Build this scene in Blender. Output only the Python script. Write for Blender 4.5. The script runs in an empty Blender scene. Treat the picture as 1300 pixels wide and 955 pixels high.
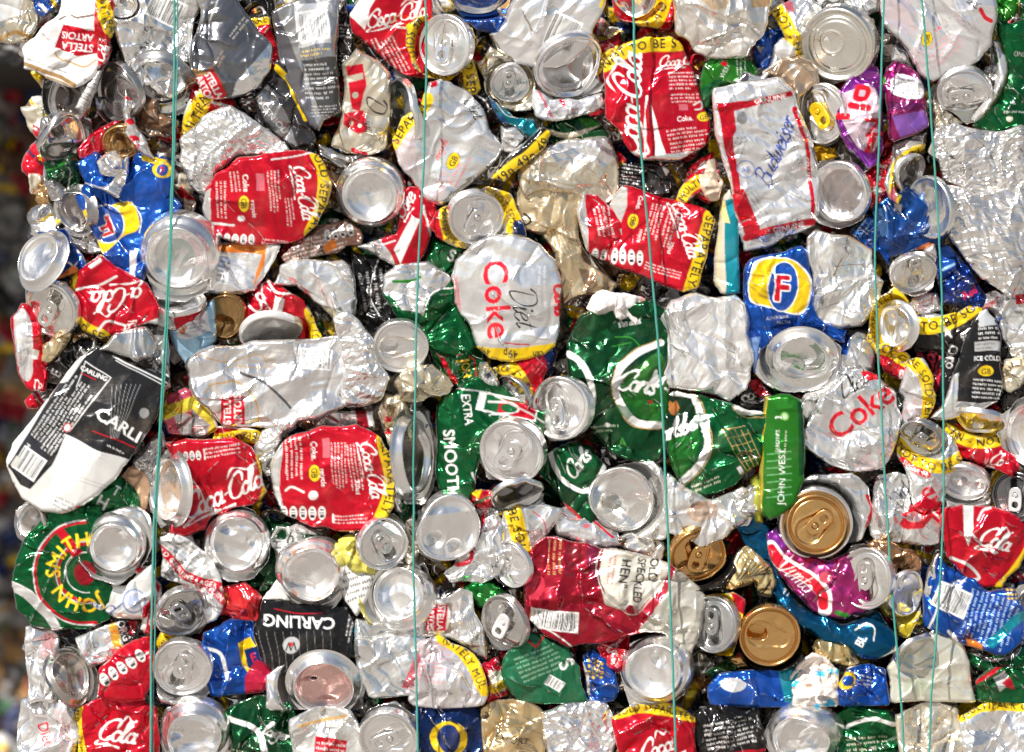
import bpy, math, random
import numpy as np
from mathutils import Vector

# ------------------------------------------------------------------ camera, sky, sun, exposure
sc = bpy.context.scene
COL = sc.collection
S = 0.0006            # metres per photo pixel on the bale's face
CAM_D = 4.0
cam_d = bpy.data.cameras.new('camera')
cam = bpy.data.objects.new('camera', cam_d)
COL.objects.link(cam)
cam.location = (0, -CAM_D, 0)
cam.rotation_euler = (math.radians(90), 0, 0)
cam_d.sensor_width = 36
cam_d.lens = 36 * CAM_D / (1300 * S)
cam_d.clip_start = 0.05
cam_d.clip_end = 500
cam_d.dof.use_dof = True
cam_d.dof.focus_distance = CAM_D
cam_d.dof.aperture_fstop = 3.6
sc.camera = cam

SUN_AZ, SUN_EL = math.radians(-145), math.radians(44)   # azimuth of the sun, clockwise from +Y
world = bpy.data.worlds.new('World')
sc.world = world
world.use_nodes = True
wn = world.node_tree.nodes
sky = wn.new('ShaderNodeTexSky')
sky.sky_type = 'NISHITA'
sky.sun_disc = False
sky.sun_elevation = SUN_EL
sky.sun_rotation = SUN_AZ
sky.air_density = 1.0
sky.dust_density = 2.2
sky.ozone_density = 0.7
bg = wn['Background']
bg.inputs['Strength'].default_value = 0.052
world.node_tree.links.new(sky.outputs[0], bg.inputs['Color'])

sun_d = bpy.data.lights.new('sun', 'SUN')
sun_d.energy = 5.0
sun_d.angle = math.radians(0.55)
sun_d.color = (1.0, 0.965, 0.92)
sun = bpy.data.objects.new('sun', sun_d)
COL.objects.link(sun)
to_sun = Vector((math.sin(SUN_AZ) * math.cos(SUN_EL), math.cos(SUN_AZ) * math.cos(SUN_EL), math.sin(SUN_EL)))
sun.rotation_euler = to_sun.to_track_quat('Z', 'Y').to_euler()

sc.view_settings.view_transform = 'Standard'
sc.view_settings.look = 'None'
sc.view_settings.exposure = 0.62
sc.view_settings.gamma = 1.0
sc.view_settings.use_curve_mapping = False
sc.cycles.max_bounces = 6
sc.cycles.diffuse_bounces = 3
sc.cycles.glossy_bounces = 4
sc.cycles.sample_clamp_indirect = 4.0

# ------------------------------------------------------------------ colours (linear albedo) and materials
RED = (.60, .006, .022); DRED = (.30, .004, .014); PNK = (.70, .16, .20)
YEL = (.86, .58, .008); OLV = (.66, .60, .12); ORG = (.80, .22, .03)
SIL = (.92, .91, .895); DSL = (.52, .51, .50); WHT = (.82, .81, .78); PAP = (.78, .74, .70)
GRN = (.006, .12, .034); DGN = (.006, .07, .022); LGN = (.025, .21, .02)
BLU = (.012, .085, .42); DBL = (.010, .035, .17); LBL = (.35, .58, .76); TEA = (.008, .25, .33); NVY = (.01, .03, .12)
BLK = (.012, .012, .013); GRY = (.10, .10, .11); CRM = (.74, .67, .53); GLD = (.70, .42, .16); DGL = (.42, .25, .10)
PUR = (.24, .03, .30); MAG = (.36, .025, .15); COP = (.42, .23, .12); BRN = (.16, .085, .045); PCH = (.80, .50, .30)

def can_material(name, scratch=1.0, rough=(.09, .28)):
    m = bpy.data.materials.new(name); m.use_nodes = True
    nt = m.node_tree; N = nt.nodes; Lk = nt.links.new
    b = N['Principled BSDF']
    at = N.new('ShaderNodeAttribute'); at.attribute_name = 'Col'
    geo = N.new('ShaderNodeTexCoord')
    def noise(sca, det=3, rough=.6):
        n = N.new('ShaderNodeTexNoise'); n.inputs['Scale'].default_value = sca
        n.inputs['Detail'].default_value = det; n.inputs['Roughness'].default_value = rough
        Lk(geo.outputs['Object'], n.inputs['Vector']); return n
    def rng(src, a, b_, c, d):
        r = N.new('ShaderNodeMapRange'); Lk(src, r.inputs['Value'])
        r.inputs[1].default_value = a; r.inputs[2].default_value = b_; r.inputs[3].default_value = c; r.inputs[4].default_value = d
        return r
    # grime film in blotches
    n1 = noise(34, 5, .65); g = rng(n1.outputs['Fac'], .52, .80, 0, .36)
    mx = N.new('ShaderNodeMix'); mx.data_type = 'RGBA'
    Lk(g.outputs[0], mx.inputs['Factor']); Lk(at.outputs['Color'], mx.inputs['A']); mx.inputs['B'].default_value = (.20, .15, .11, 1)
    # small speckles
    n2 = noise(420, 2, .5); g2 = rng(n2.outputs['Fac'], .69, .76, 0, .5)
    mx2 = N.new('ShaderNodeMix'); mx2.data_type = 'RGBA'
    Lk(g2.outputs[0], mx2.inputs['Factor']); Lk(mx.outputs['Result'], mx2.inputs['A']); mx2.inputs['B'].default_value = (.16, .12, .09, 1)
    Lk(mx2.outputs['Result'], b.inputs['Base Color'])
    sub = N.new('ShaderNodeMath'); sub.operation = 'SUBTRACT'; sub.use_clamp = True
    gh = N.new('ShaderNodeMath'); gh.operation = 'MULTIPLY'; gh.inputs[1].default_value = .6; Lk(g.outputs[0], gh.inputs[0])
    Lk(at.outputs['Alpha'], sub.inputs[0]); Lk(gh.outputs[0], sub.inputs[1])
    Lk(sub.outputs[0], b.inputs['Metallic'])
    n3 = noise(90, 4, .6); r3 = rng(n3.outputs['Fac'], .3, .75, *rough)
    Lk(r3.outputs[0], b.inputs['Roughness'])
    # fine scratches, stretched noise, and micro wrinkles
    mp = N.new('ShaderNodeMapping'); mp.inputs['Scale'].default_value = (60, 60, 700); mp.inputs['Rotation'].default_value = (0, .9, 0)
    Lk(geo.outputs['Object'], mp.inputs['Vector'])
    n4 = N.new('ShaderNodeTexNoise'); n4.inputs['Scale'].default_value = 1; n4.inputs['Detail'].default_value = 2
    Lk(mp.outputs[0], n4.inputs['Vector'])
    n5 = noise(260, 3, .6)
    ad = N.new('ShaderNodeMath'); ad.operation = 'MULTIPLY_ADD'; Lk(n4.outputs['Fac'], ad.inputs[0]); ad.inputs[1].default_value = .35 * scratch; Lk(n5.outputs['Fac'], ad.inputs[2])
    bp = N.new('ShaderNodeBump'); bp.inputs['Strength'].default_value = .3; bp.inputs['Distance'].default_value = .0004
    Lk(ad.outputs[0], bp.inputs['Height']); Lk(bp.outputs[0], b.inputs['Normal'])
    return m
M_CAN = can_material('printed_aluminium')
M_END = can_material('satin_aluminium', .8, (.16, .32))
M_FAR = can_material('dull_aluminium', .6, (.55, .75))

def simple_mat(name, col, rough=.5, metal=0.0, nscale=200, var=.3):
    m = bpy.data.materials.new(name); m.use_nodes = True
    nt = m.node_tree; b = nt.nodes['Principled BSDF']
    n = nt.nodes.new('ShaderNodeTexNoise'); n.inputs['Scale'].default_value = nscale; n.inputs['Detail'].default_value = 5
    tc = nt.nodes.new('ShaderNodeTexCoord'); nt.links.new(tc.outputs['Object'], n.inputs['Vector'])
    r = nt.nodes.new('ShaderNodeValToRGB')
    r.color_ramp.elements[0].color = tuple(c * (1 - var) for c in col) + (1,)
    r.color_ramp.elements[1].color = tuple(min(1, c * (1 + var)) for c in col) + (1,)
    nt.links.new(n.outputs['Fac'], r.inputs[0]); nt.links.new(r.outputs[0], b.inputs['Base Color'])
    bp = nt.nodes.new('ShaderNodeBump'); bp.inputs['Strength'].default_value = .3; bp.inputs['Distance'].default_value = .001
    nt.links.new(n.outputs['Fac'], bp.inputs['Height']); nt.links.new(bp.outputs[0], b.inputs['Normal'])
    b.inputs['Roughness'].default_value = rough; b.inputs['Metallic'].default_value = metal
    return m

# ------------------------------------------------------------------ the print shop: lettering and marks laid out in a label's own raster
SS = 2.0
_gl = {}
def glyph(ch, bold):
    k = (ch, bold)
    if k in _gl: return _gl[k]
    def outline(s):
        cu = bpy.data.curves.new('t', 'FONT'); cu.body = s; cu.size = 1; cu.resolution_u = 3
        cu.dimensions = '2D'; cu.offset = .022 if bold else 0
        ob = bpy.data.objects.new('t', cu); COL.objects.link(ob)
        bpy.context.view_layer.update()
        ev = ob.evaluated_get(bpy.context.evaluated_depsgraph_get()); me = ev.to_mesh()
        v = np.array([q.co[:2] for q in me.vertices]).reshape(-1, 2)
        cnt = {}
        for p in me.polygons:
            vs = list(p.vertices)
            for i in range(len(vs)):
                e = (min(vs[i], vs[i-1]), max(vs[i], vs[i-1])); cnt[e] = cnt.get(e, 0) + 1
        e = np.array([e for e, n in cnt.items() if n == 1]).reshape(-1, 2).astype(int)
        ev.to_mesh_clear(); bpy.data.objects.remove(ob); bpy.data.curves.remove(cu)
        return v, e
    if ch == ' ':
        _gl[k] = (None, None, .33); return _gl[k]
    v, e = outline(ch); v2, _ = outline('|' + ch + '|'); v3, _ = outline('||')
    adv = np.ptp(v2[:, 0]) - np.ptp(v3[:, 0])
    l0 = outline('|')[0][:, 0].min()
    vo, _ = outline('|' + ch)
    seg = v[e]                                         # n,2,2
    # left bearing is kept as Blender lays it out
    _gl[k] = (seg[:, 0], seg[:, 1], float(adv)); return _gl[k]

def spl(pts, n=8):
    P = np.array(pts, float)
    if len(P) < 3: return P
    Q = np.vstack([2*P[0]-P[1], P, 2*P[-1]-P[-2]]); out = []
    for i in range(1, len(Q)-2):
        for t in np.linspace(0, 1, n, endpoint=False):
            a, b, c, d = Q[i-1], Q[i], Q[i+1], Q[i+2]
            out.append(.5*((2*b)+(-a+c)*t+(2*a-5*b+4*c-d)*t*t+(-a+3*b-3*c+d)*t**3))
    out.append(P[-1]); return np.array(out)

def ring(cx, cy, rx, ry, a0=0, a1=360, n=12):
    return [(cx+rx*math.cos(math.radians(t)), cy+ry*math.sin(math.radians(t))) for t in np.linspace(a0, a1, n)]
CUR = {
 'o': ([ring(.42,.48,.36,.48)], .82), 'a': ([ring(.42,.48,.36,.48), [(.82,1),(.76,.5),(.78,.08),(1.02,.08)]], 1.0),
 'c': ([ring(.45,.48,.38,.48,40,315)], .78), 'e': ([[(.1,.45),(.6,.6),(.72,.85),(.42,1),(.08,.6),(.15,.1),(.5,-.02),(.85,.25)]], .85),
 'l': ([[(-.05,.3),(.4,1.5),(.42,2.0),(.22,2.05),(.1,1.5),(.1,.2),(.32,0),(.5,.15)]], .48),
 'b': ([[(-.05,.3),(.35,1.5),(.38,2.0),(.18,2.0),(.08,1.4),(.06,.1),(.4,-.02),(.7,.35),(.55,.85),(.12,.7)]], .85),
 'i': ([[(.05,.5),(.2,1),(.16,.2),(.3,0),(.5,.2)], ring(.25,1.45,.05,.06)], .5), 't': ([[(.3,1.8),(.18,.3),(.3,0),(.55,.2)], [(-.05,1.1),(.6,1.15)]], .55),
 'u': ([[(.05,1),(.05,.3),(.25,0),(.6,.3),(.72,1),(.7,.2),(.95,.1)]], .95), 'd': ([ring(.4,.45,.36,.45), [(.82,2.0),(.76,.5),(.8,.08),(1.0,.1)]], 1.0),
 'w': ([[(.05,1),(.1,.2),(.3,0),(.5,.4),(.52,.9),(.6,.1),(.85,.1),(1.05,1.0)]], 1.15), 's': ([[(.05,.1),(.4,0),(.5,.3),(.2,.65),(.4,1.05),(.55,.9)]], .65),
 'r': ([[(.05,0),(.12,1),(.14,.7),(.4,1.05),(.6,.95)]], .65), 'g': ([ring(.42,.5,.36,.48), [(.8,1),(.78,-.4),(.4,-.85),(.0,-.6)]], .95),
 'k': ([[(.1,0),(.2,2)], [(.7,1.0),(.2,.5),(.45,.4),(.8,0)]], .8), 'z': ([[(.05,1),(.6,1),(.05,0),(.7,0)]], .7), 'n': ([[(.05,0),(.1,1),(.12,.6),(.5,1.05),(.62,.6),(.62,.1),(.85,.1)]], .85),
 'p': ([[(.15,1),(.05,-.8)], ring(.45,.5,.34,.48)], .85), 'v': ([[(.05,1),(.3,0),(.65,1)]], .7), 'm': ([[(.05,0),(.1,1),(.12,.6),(.4,1.05),(.5,.6),(.5,.05),(.55,.7),(.85,1.05),(.95,.5),(.95,.05)]], 1.15),
 'y': ([[(.05,1),(.1,.3),(.35,.1),(.65,.4),(.72,1),(.7,0),(.5,-.8),(.1,-.7)]], .9), 'h': ([[(.1,0),(.15,2.0)], [(.12,.6),(.45,1.05),(.62,.6),(.62,.1),(.85,.1)]], .85),
 '-': ([[(.1,.6),(.4,.7)]], .5), ' ': ([], .5), '.': ([ring(.1,.05,.05,.05)], .3), "'": ([[(.1,2),(.1,1.7)]], .2),
 'C': ([[(1.45,1.3),(1.5,1.85),(1.15,2.15),(.55,1.8),(.12,1.0),(.3,.15),(.9,-.05),(1.45,.35)]], 1.35),
 'D': ([[(.5,1.9),(.4,.1),(1.1,.1),(1.5,.9),(1.2,1.9),(.4,2.1),(.0,1.7)]], 1.6), 'B': ([[(.4,2.0),(.3,0)], [(0,1.6),(.5,2.15),(1.1,1.9),(.9,1.2),(.4,1.1),(1.1,1.0),(1.2,.3),(.7,-.05),(.1,.1)]], 1.3),
 'S': ([[(1.2,1.8),(.8,2.1),(.4,1.6),(.9,1.0),(1.0,.4),(.5,-.05),(.0,.3)]], 1.2), 'V': ([[(0,2),(.6,0),(1.3,2.1)]], 1.2), 'K': ([[(.2,2),(.2,0)], [(1.2,2),(.25,1.0),(1.2,0)]], 1.2),
}

def pts(s):
    if not isinstance(s, str): return [tuple(p) for p in s]
    return [tuple(float(v) for v in q.split(',')) for q in s.split()]

class Canvas:
    def __init__(s, x0, y0, x1, y1, col, met):
        s.x0, s.y0 = x0, y0
        s.w = int((x1-x0)*SS)+2; s.h = int((y1-y0)*SS)+2
        s.a = np.empty((s.h, s.w, 4), np.float32); s.a[:] = (*col, met)
        s.r = np.random.default_rng(int(abs(x0*7+y0*13)) + 5)
    def _box(s, xa, ya, xb, yb, pad=1):
        i0 = max(0, int((xa-s.x0)*SS)-pad); i1 = min(s.w, int((xb-s.x0)*SS)+pad+2)
        j0 = max(0, int((ya-s.y0)*SS)-pad); j1 = min(s.h, int((yb-s.y0)*SS)+pad+2)
        if i1 <= i0 or j1 <= j0: return None
        X = s.x0+(np.arange(i0, i1)+.5)/SS; Y = s.y0+(np.arange(j0, j1)+.5)/SS
        return (slice(j0, j1), slice(i0, i1)), X[None, :], Y[:, None]
    def _put(s, sl, mask, col, met):
        c = np.array([*col, met], np.float32); t = s.a[sl]
        t += (c-t)*np.clip(mask, 0, 1)[..., None].astype(np.float32)
    def edges(s, A, B, col, met, alpha=1):
        xa, ya = np.minimum(A, B).min(0); xb, yb = np.maximum(A, B).max(0)
        r = s._box(xa, ya, xb, yb)
        if r is None: return
        sl, X, Y = r; acc = 0
        for ox, oy in ((-.17, -.17), (.17, .17), (-.17, .17), (.17, -.17)):
            par = np.zeros((Y.shape[0], X.shape[1]), bool); yy = Y+oy; xx = X+ox
            for (ax, ay), (bx, by) in zip(A, B):
                if ay == by: continue
                hit = (yy >= min(ay, by)) & (yy < max(ay, by))
                xi = ax+(yy-ay)*(bx-ax)/(by-ay)
                par ^= hit & (xx < xi)
            acc = acc+par
        s._put(sl, acc/4*alpha, col, met)
    def P(s, poly, col, met=.6, alpha=1, smooth=False):
        p = pts(poly)
        if smooth: p = spl(p+[p[0]])[:-1]
        p = np.array(p, float); s.edges(p, np.roll(p, -1, 0), col, met, alpha)
    def R(s, x, y, w, h, rot, col, met=.45, alpha=1):
        c, d = math.cos(math.radians(rot)), math.sin(math.radians(rot))
        s.P([(x+u*w/2*c-v*h/2*d, y+u*w/2*d+v*h/2*c) for u, v in ((-1,-1),(1,-1),(1,1),(-1,1))], col, met, alpha)
    def E(s, x, y, rx, ry, rot, col, met=.45, alpha=1):
        c, d = math.cos(math.radians(rot)), math.sin(math.radians(rot))
        s.P([(x+rx*math.cos(t)*c-ry*math.sin(t)*d, y+rx*math.cos(t)*d+ry*math.sin(t)*c) for t in np.linspace(0, 2*math.pi, 40, endpoint=False)], col, met, alpha)
    def L(s, line, wd, col, met=.45, smooth=True, alpha=1, wd2=None):
        p = pts(line); p = spl(p) if smooth else np.array(p, float)
        wm = max(wd, wd2 or 0)
        r = s._box(p[:, 0].min()-wm, p[:, 1].min()-wm, p[:, 0].max()+wm, p[:, 1].max()+wm)
        if r is None: return
        sl, X, Y = r; best = np.full((Y.shape[0], X.shape[1]), -9e9)
        n = len(p)-1
        for i in range(n):
            a, b = p[i], p[i+1]; d = b-a; q = (d*d).sum()+1e-9
            t = np.clip(((X-a[0])*d[0]+(Y-a[1])*d[1])/q, 0, 1)
            ds = np.hypot(X-a[0]-t*d[0], Y-a[1]-t*d[1])
            w = wd if wd2 is None else wd2+(wd-wd2)*abs(math.sin(math.pi*2.5*i/n))
            best = np.maximum(best, w/2-ds)
        s._put(sl, np.clip(best*SS+.5, 0, 1)*alpha, col, met)
    def ch(s, ch, x, y, sz, rot, col, met, bold=1, sx=1):
        A, B, adv = glyph(ch, bold); k = sz/.73
        if A is not None:
            c, d = math.cos(math.radians(rot)), math.sin(math.radians(rot))
            f = lambda q: np.stack([x+q[:, 0]*k*sx*c+q[:, 1]*k*d, y+q[:, 0]*k*sx*d-q[:, 1]*k*c], 1)
            s.edges(f(A), f(B), col, met)
        return adv*k*sx
    def T(s, t, x, y, sz, rot=0, col=WHT, met=.2, bold=1, sx=.9):
        k = sz/.73; w = sum(glyph(q, bold)[2] for q in t)*k*sx
        c, d = math.cos(math.radians(rot)), math.sin(math.radians(rot))
        px, py = x-w/2*c-sz/2*d, y-w/2*d+sz/2*c
        for q in t:
            a = s.ch(q, px, py, sz, rot, col, met, bold, sx); px += a*c; py += a*d
    def TO(s, t, x, y, sz, rot, col, oc=WHT, o=1.4, sx=1.0):
        for k in range(8): s.T(t, x+o*math.cos(k*.785), y+o*math.sin(k*.785), sz, rot, oc, .2, sx=sx)
        s.T(t, x, y, sz, rot, col, .4, sx=sx)
    def C(s, t, x, y, sz, rot=0, col=WHT, met=.2, wd=None, slant=.35, sx=1):
        W = sum(CUR[q][1] for q in t)*sz*sx; c, d = math.cos(math.radians(rot)), math.sin(math.radians(rot)); u = -W/2
        wd = wd or sz*.3
        for q in t:
            for st in CUR[q][0]:
                L = [((u+(a+slant*b)*sz*sx), -(b-.7)*sz) for a, b in st]
                s.L([(x+a*c-b*d, y+a*d+b*c) for a, b in L], wd, col, met, wd2=wd*.45)
            u += CUR[q][1]*sz*sx
    def coke(s, x, y, sz, rot=0, col=WHT, t='Coca-Cola', wd=None):
        s.C(t, x, y, sz, rot, col, .15, wd)
        W = sum(CUR[q][1] for q in t)*sz; c, d = math.cos(math.radians(rot)), math.sin(math.radians(rot))
        tr = lambda L: [(x+a*c-b*d, y+a*d+b*c) for a, b in L]
        s.L(tr([(-W*.42, sz*.8), (-W*.5, sz*1.3), (-W*.2, sz*1.15), (W*.1, sz*1.25)]), (wd or sz*.3)*.8, col, .15, wd2=.3)
        s.L(tr([(W*.12, -sz*1.2), (W*.25, -sz*1.9), (W*.4, -sz*1.3), (W*.5, -sz*1.5)]), (wd or sz*.3)*.7, col, .15, wd2=.3)
    def B(s, line, wd, text, sz=None, col=YEL, tc=BLK, off=0, rep=True, bold=1, met=.35, sx=.95, start=2):
        if wd > 5: wd = wd*1.2; sz = (sz or wd*.45)*1.16
        p = spl(pts(line)); sz = sz or wd*.52
        s.L(line, wd, col, met)
        dl = np.hypot(*np.diff(p, axis=0).T); cum = np.concatenate([[0], np.cumsum(dl)]); pos = start; i = 0
        while text and pos < cum[-1]-sz*.4 and (rep or i < len(text)):
            ch = text[i % len(text)]; i += 1
            adv = glyph(ch, bold)[2]*sz/.73*sx
            mid = pos+adv/2; k = min(max(np.searchsorted(cum, mid)-1, 0), len(p)-2)
            t = (mid-cum[k])/(dl[k]+1e-9); q = p[k]+(p[k+1]-p[k])*t; a = math.degrees(math.atan2(*(p[k+1]-p[k])[::-1]))
            c, d = math.cos(math.radians(a)), math.sin(math.radians(a))
            s.ch(ch, q[0]-adv/2*c-(sz/2+off)*d, q[1]-adv/2*d+(sz/2+off)*c, sz, a, tc, .1, bold, sx)
            pos += adv+sz*.1
    def bar(s, x, y, w, h, rot, bgc=WHT, num=True, ink=BLK):
        s.R(x, y, w, h, rot, bgc, .15); c, d = math.cos(math.radians(rot)), math.sin(math.radians(rot)); u = -w*.44
        while u < w*.44:
            b = s.r.choice([.5, .8, 1.2, 1.8]); s.R(x+u*c, y+u*d, b, h*(.86 if num else .95), rot, ink, .1, .9); u += b+s.r.choice([.6, .9, 1.4])
    def g(s, x, y, w, rows, lh, rot=0, col=WHT, a=.85, thick=.45):
        c, d = math.cos(math.radians(rot)), math.sin(math.radians(rot))
        for r in range(rows):
            v = (r-(rows-1)/2)*lh; u = -w/2; e = w/2*(1 if s.r.random() < .7 else s.r.uniform(.3, .9))
            while u < e:
                l = s.r.uniform(lh*.5, lh*2.2)
                l = min(l, e-u+1)
                # each word is a row of tiny upright strokes
                q = 0
                while q < l:
                    hh = lh*thick*s.r.uniform(.7, 1.25)
                    s.R(x+(u+q)*c-v*d, y+(u+q)*d+v*c, lh*.22, hh, rot+s.r.uniform(-25, 25), col, .2, a); q += lh*.36
                u += l+lh*.45
    def gb(s, x, y, sz, rot=0):
        s.E(x, y, sz*1.35, sz*.95, rot, BLK, .1); s.E(x, y, sz*1.25, sz*.85, rot, YEL, .3); s.T('GB', x, y+sz*.08*math.cos(math.radians(rot)), sz*.95, rot, BLK, .1, sx=.95)
    def ic(s, x, y, n, step, rot=0, sz=5):
        c, d = math.cos(math.radians(rot)), math.sin(math.radians(rot))
        for i in range(n):
            u = (i-(n-1)/2)*step; cx, cy = x+u*c, y+u*d
            s.E(cx, cy, step*.42, sz*1.25, rot, WHT, .2); s.R(cx-sz*.5*-d*-1, cy+sz*.0, step*.5, .9, rot, BLK, .1)
            s.R(cx-d*sz*.55, cy+c*sz*.55, step*.42, sz*.5, rot, BLK, .1); s.R(cx+d*sz*.55, cy-c*sz*.55, step*.38, sz*.28, rot, GRY, .1)
    def stella(s, x, y, sz, rot=0):
        s.R(x, y, sz*4.6, sz*3.6, rot, BRN, .3); s.R(x, y, sz*4.1, sz*3.1, rot, RED, .4)
        c, d = math.cos(math.radians(rot)), math.sin(math.radians(rot))
        s.T('STELLA', x+d*sz*.65, y-c*sz*.65, sz*.95, rot, WHT, .1, sx=.9); s.T('ARTOIS', x-d*sz*.65, y+c*sz*.65, sz*.95, rot, WHT, .1, sx=.9)
    def cokeback(s, x, y, rot, k=1.0, ml=True):
        """the small print of a cola can's back panel, laid out along direction rot (x along the rim)"""
        c, d = math.cos(math.radians(rot)), math.sin(math.radians(rot))
        at = lambda u, v: (x+(u*c-v*d)*k, y+(u*d+v*c)*k)
        s.g(*at(0, -14), 62*k, 3, 3.6*k, rot); s.g(*at(0, 2), 60*k, 4, 3.4*k, rot)
        s.T('Coke.', *at(-16, 27), 7*k, rot); s.gb(*at(6, 26), 7*k, rot); s.g(*at(0, 42), 66*k, 3, 3.6*k, rot)
    def blot(s, col, n, r0, r1, met=.3, a=1):
        for _ in range(n):
            cx = s.x0+s.r.random()*s.w/SS; cy = s.y0+s.r.random()*s.h/SS; r = s.r.uniform(r0, r1)
            an = np.linspace(0, 2*math.pi, 14, endpoint=False); rr = r*s.r.uniform(.5, 1.3, 14)
            s.P(list(zip(cx+rr*np.cos(an), cy+rr*.7*np.sin(an))), col, met, a, True)
    def sample(s, X, Y):
        u = np.clip((X-s.x0)*SS-.5, 0, s.w-1.001); v = np.clip((Y-s.y0)*SS-.5, 0, s.h-1.001)
        i = u.astype(int); j = v.astype(int); fu = (u-i)[..., None]; fv = (v-j)[..., None]
        i1 = np.minimum(i+1, s.w-1); j1 = np.minimum(j+1, s.h-1); a = s.a
        return (a[j, i]*(1-fu)+a[j, i1]*fu)*(1-fv)+(a[j1, i]*(1-fu)+a[j1, i1]*fu)*fv

# ------------------------------------------------------------------ crushed metal
def snoise(x, y, lam, r, n=4):
    o = 0
    for _ in range(n):
        a = r.uniform(0, 2*math.pi); k = 2*math.pi/(lam*r.uniform(.7, 1.5)); o = o+np.sin(x*k*math.cos(a)+y*k*math.sin(a)+r.uniform(0, 6.28))
    return o/n

STY = {'flat': (.5, [(95, 9.0), (34, 3.0), (13, .5)], 5), 'smooth': (1.0, [(80, 14), (34, 9), (15, 3.0), (7, .5)], 11),
       'mid': (1.2, [(66, 15), (29, 10.5), (13, 4.4), (7, .9)], 14), 'hard': (1.3, [(54, 15), (25, 11), (12, 5.0), (6, 1.3)], 14), 'foil': (1.0, [(42, 11), (17, 9), (7.5, 6.0), (3.8, 3.2)], 10)}
def facet(x, y, lam, r):
    """piecewise flat panels meeting in sharp creases, as crushed sheet metal folds"""
    t = r.uniform(0, math.pi); an = r.uniform(1.0, 1.9); T = r.uniform(-1, 1, (40, 40)); o = r.uniform(0, 20, 2)
    u = (x*math.cos(t)+y*math.sin(t))/lam/an**.5; v = (-x*math.sin(t)+y*math.cos(t))/lam*an**.5
    a = u+v*.577+o[0]; b = v*1.155+o[1]; i = np.floor(a).astype(int); j = np.floor(b).astype(int); f = a-i; g = b-j
    H = lambda p, q: T[p % 40, q % 40]
    return np.where(f+g < 1, H(i, j)+(H(i+1, j)-H(i, j))*f+(H(i, j+1)-H(i, j))*g, H(i+1, j+1)+(H(i, j+1)-H(i+1, j+1))*(1-f)+(H(i+1, j)-H(i+1, j+1))*(1-g))
def crumple(x, y, r, style):
    lo, layers, ncr = STY[style]
    wx = x+9*snoise(x, y, 80, r)+3*snoise(x, y, 26, r); wy = y+9*snoise(x, y, 80, r)+3*snoise(x, y, 26, r)
    h = lo*5*snoise(x, y, 120, r)
    for k, (lam, a) in enumerate(layers):
        mod = 1 if k == 0 else np.clip(.45+.9*snoise(x, y, lam*2.2, r, 3), .0, 1.15)
        h = h+a*.55*facet(wx, wy, lam*r.uniform(.85, 1.2), r)*mod
    # long pleats: a raised or sunk crease with a steep and a gentle side
    cx, cy = (x.min()+x.max())/2, (y.min()+y.max())/2; ex = np.ptp(x)+1; ey = np.ptp(y)+1
    for _ in range(ncr):
        t = r.uniform(0, math.pi); px = cx+r.uniform(-.4, .4)*ex; py = cy+r.uniform(-.4, .4)*ey
        d = (wx-px)*math.sin(t)-(wy-py)*math.cos(t); l = (wx-px)*math.cos(t)+(wy-py)*math.sin(t)
        L = r.uniform(14, 55); w1, w2 = r.uniform(1.3, 3.0), r.uniform(6, 16); am = r.uniform(.5, 1.5)*lo*r.choice([-1, 1, 1])
        h = h+am*3.4*np.where(d > 0, np.exp(-d/w2), np.exp(d/w1))*np.clip(1-(l/L)**2, 0, 1)
    return h

def chaikin(P, n=1):
    for _ in range(n):
        Q = np.roll(P, -1, 0); P = np.stack([P*.86+Q*.14, P*.14+Q*.86], 1).reshape(-1, 2)
    return P

def new_mesh(name, V, F, C=None, mat=None, smooth=True):
    me = bpy.data.meshes.new(name)
    V = np.asarray(V, np.float32)
    lens = np.array([len(f) for f in F]) if not isinstance(F, np.ndarray) else np.full(len(F), F.shape[1])
    flat = np.concatenate([np.asarray(f) for f in F]) if not isinstance(F, np.ndarray) else F.ravel()
    me.vertices.add(len(V)); me.vertices.foreach_set('co', V.ravel())
    me.loops.add(len(flat)); me.loops.foreach_set('vertex_index', flat.astype(np.int32))
    me.polygons.add(len(lens)); me.polygons.foreach_set('loop_start', np.concatenate([[0], np.cumsum(lens)[:-1]]).astype(np.int32))
    me.polygons.foreach_set('use_smooth', np.full(len(lens), smooth))
    me.update(calc_edges=True)
    if C is not None:
        at = me.color_attributes.new('Col', 'FLOAT_COLOR', 'POINT'); at.data.foreach_set('color', np.asarray(C, np.float32).ravel())
    me.materials.append(mat or M_CAN)
    return me

def link(name, me, loc, parent=None):
    o = bpy.data.objects.new(name, me); COL.objects.link(o); o.location = loc
    if parent: o.parent = parent
    return o

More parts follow.
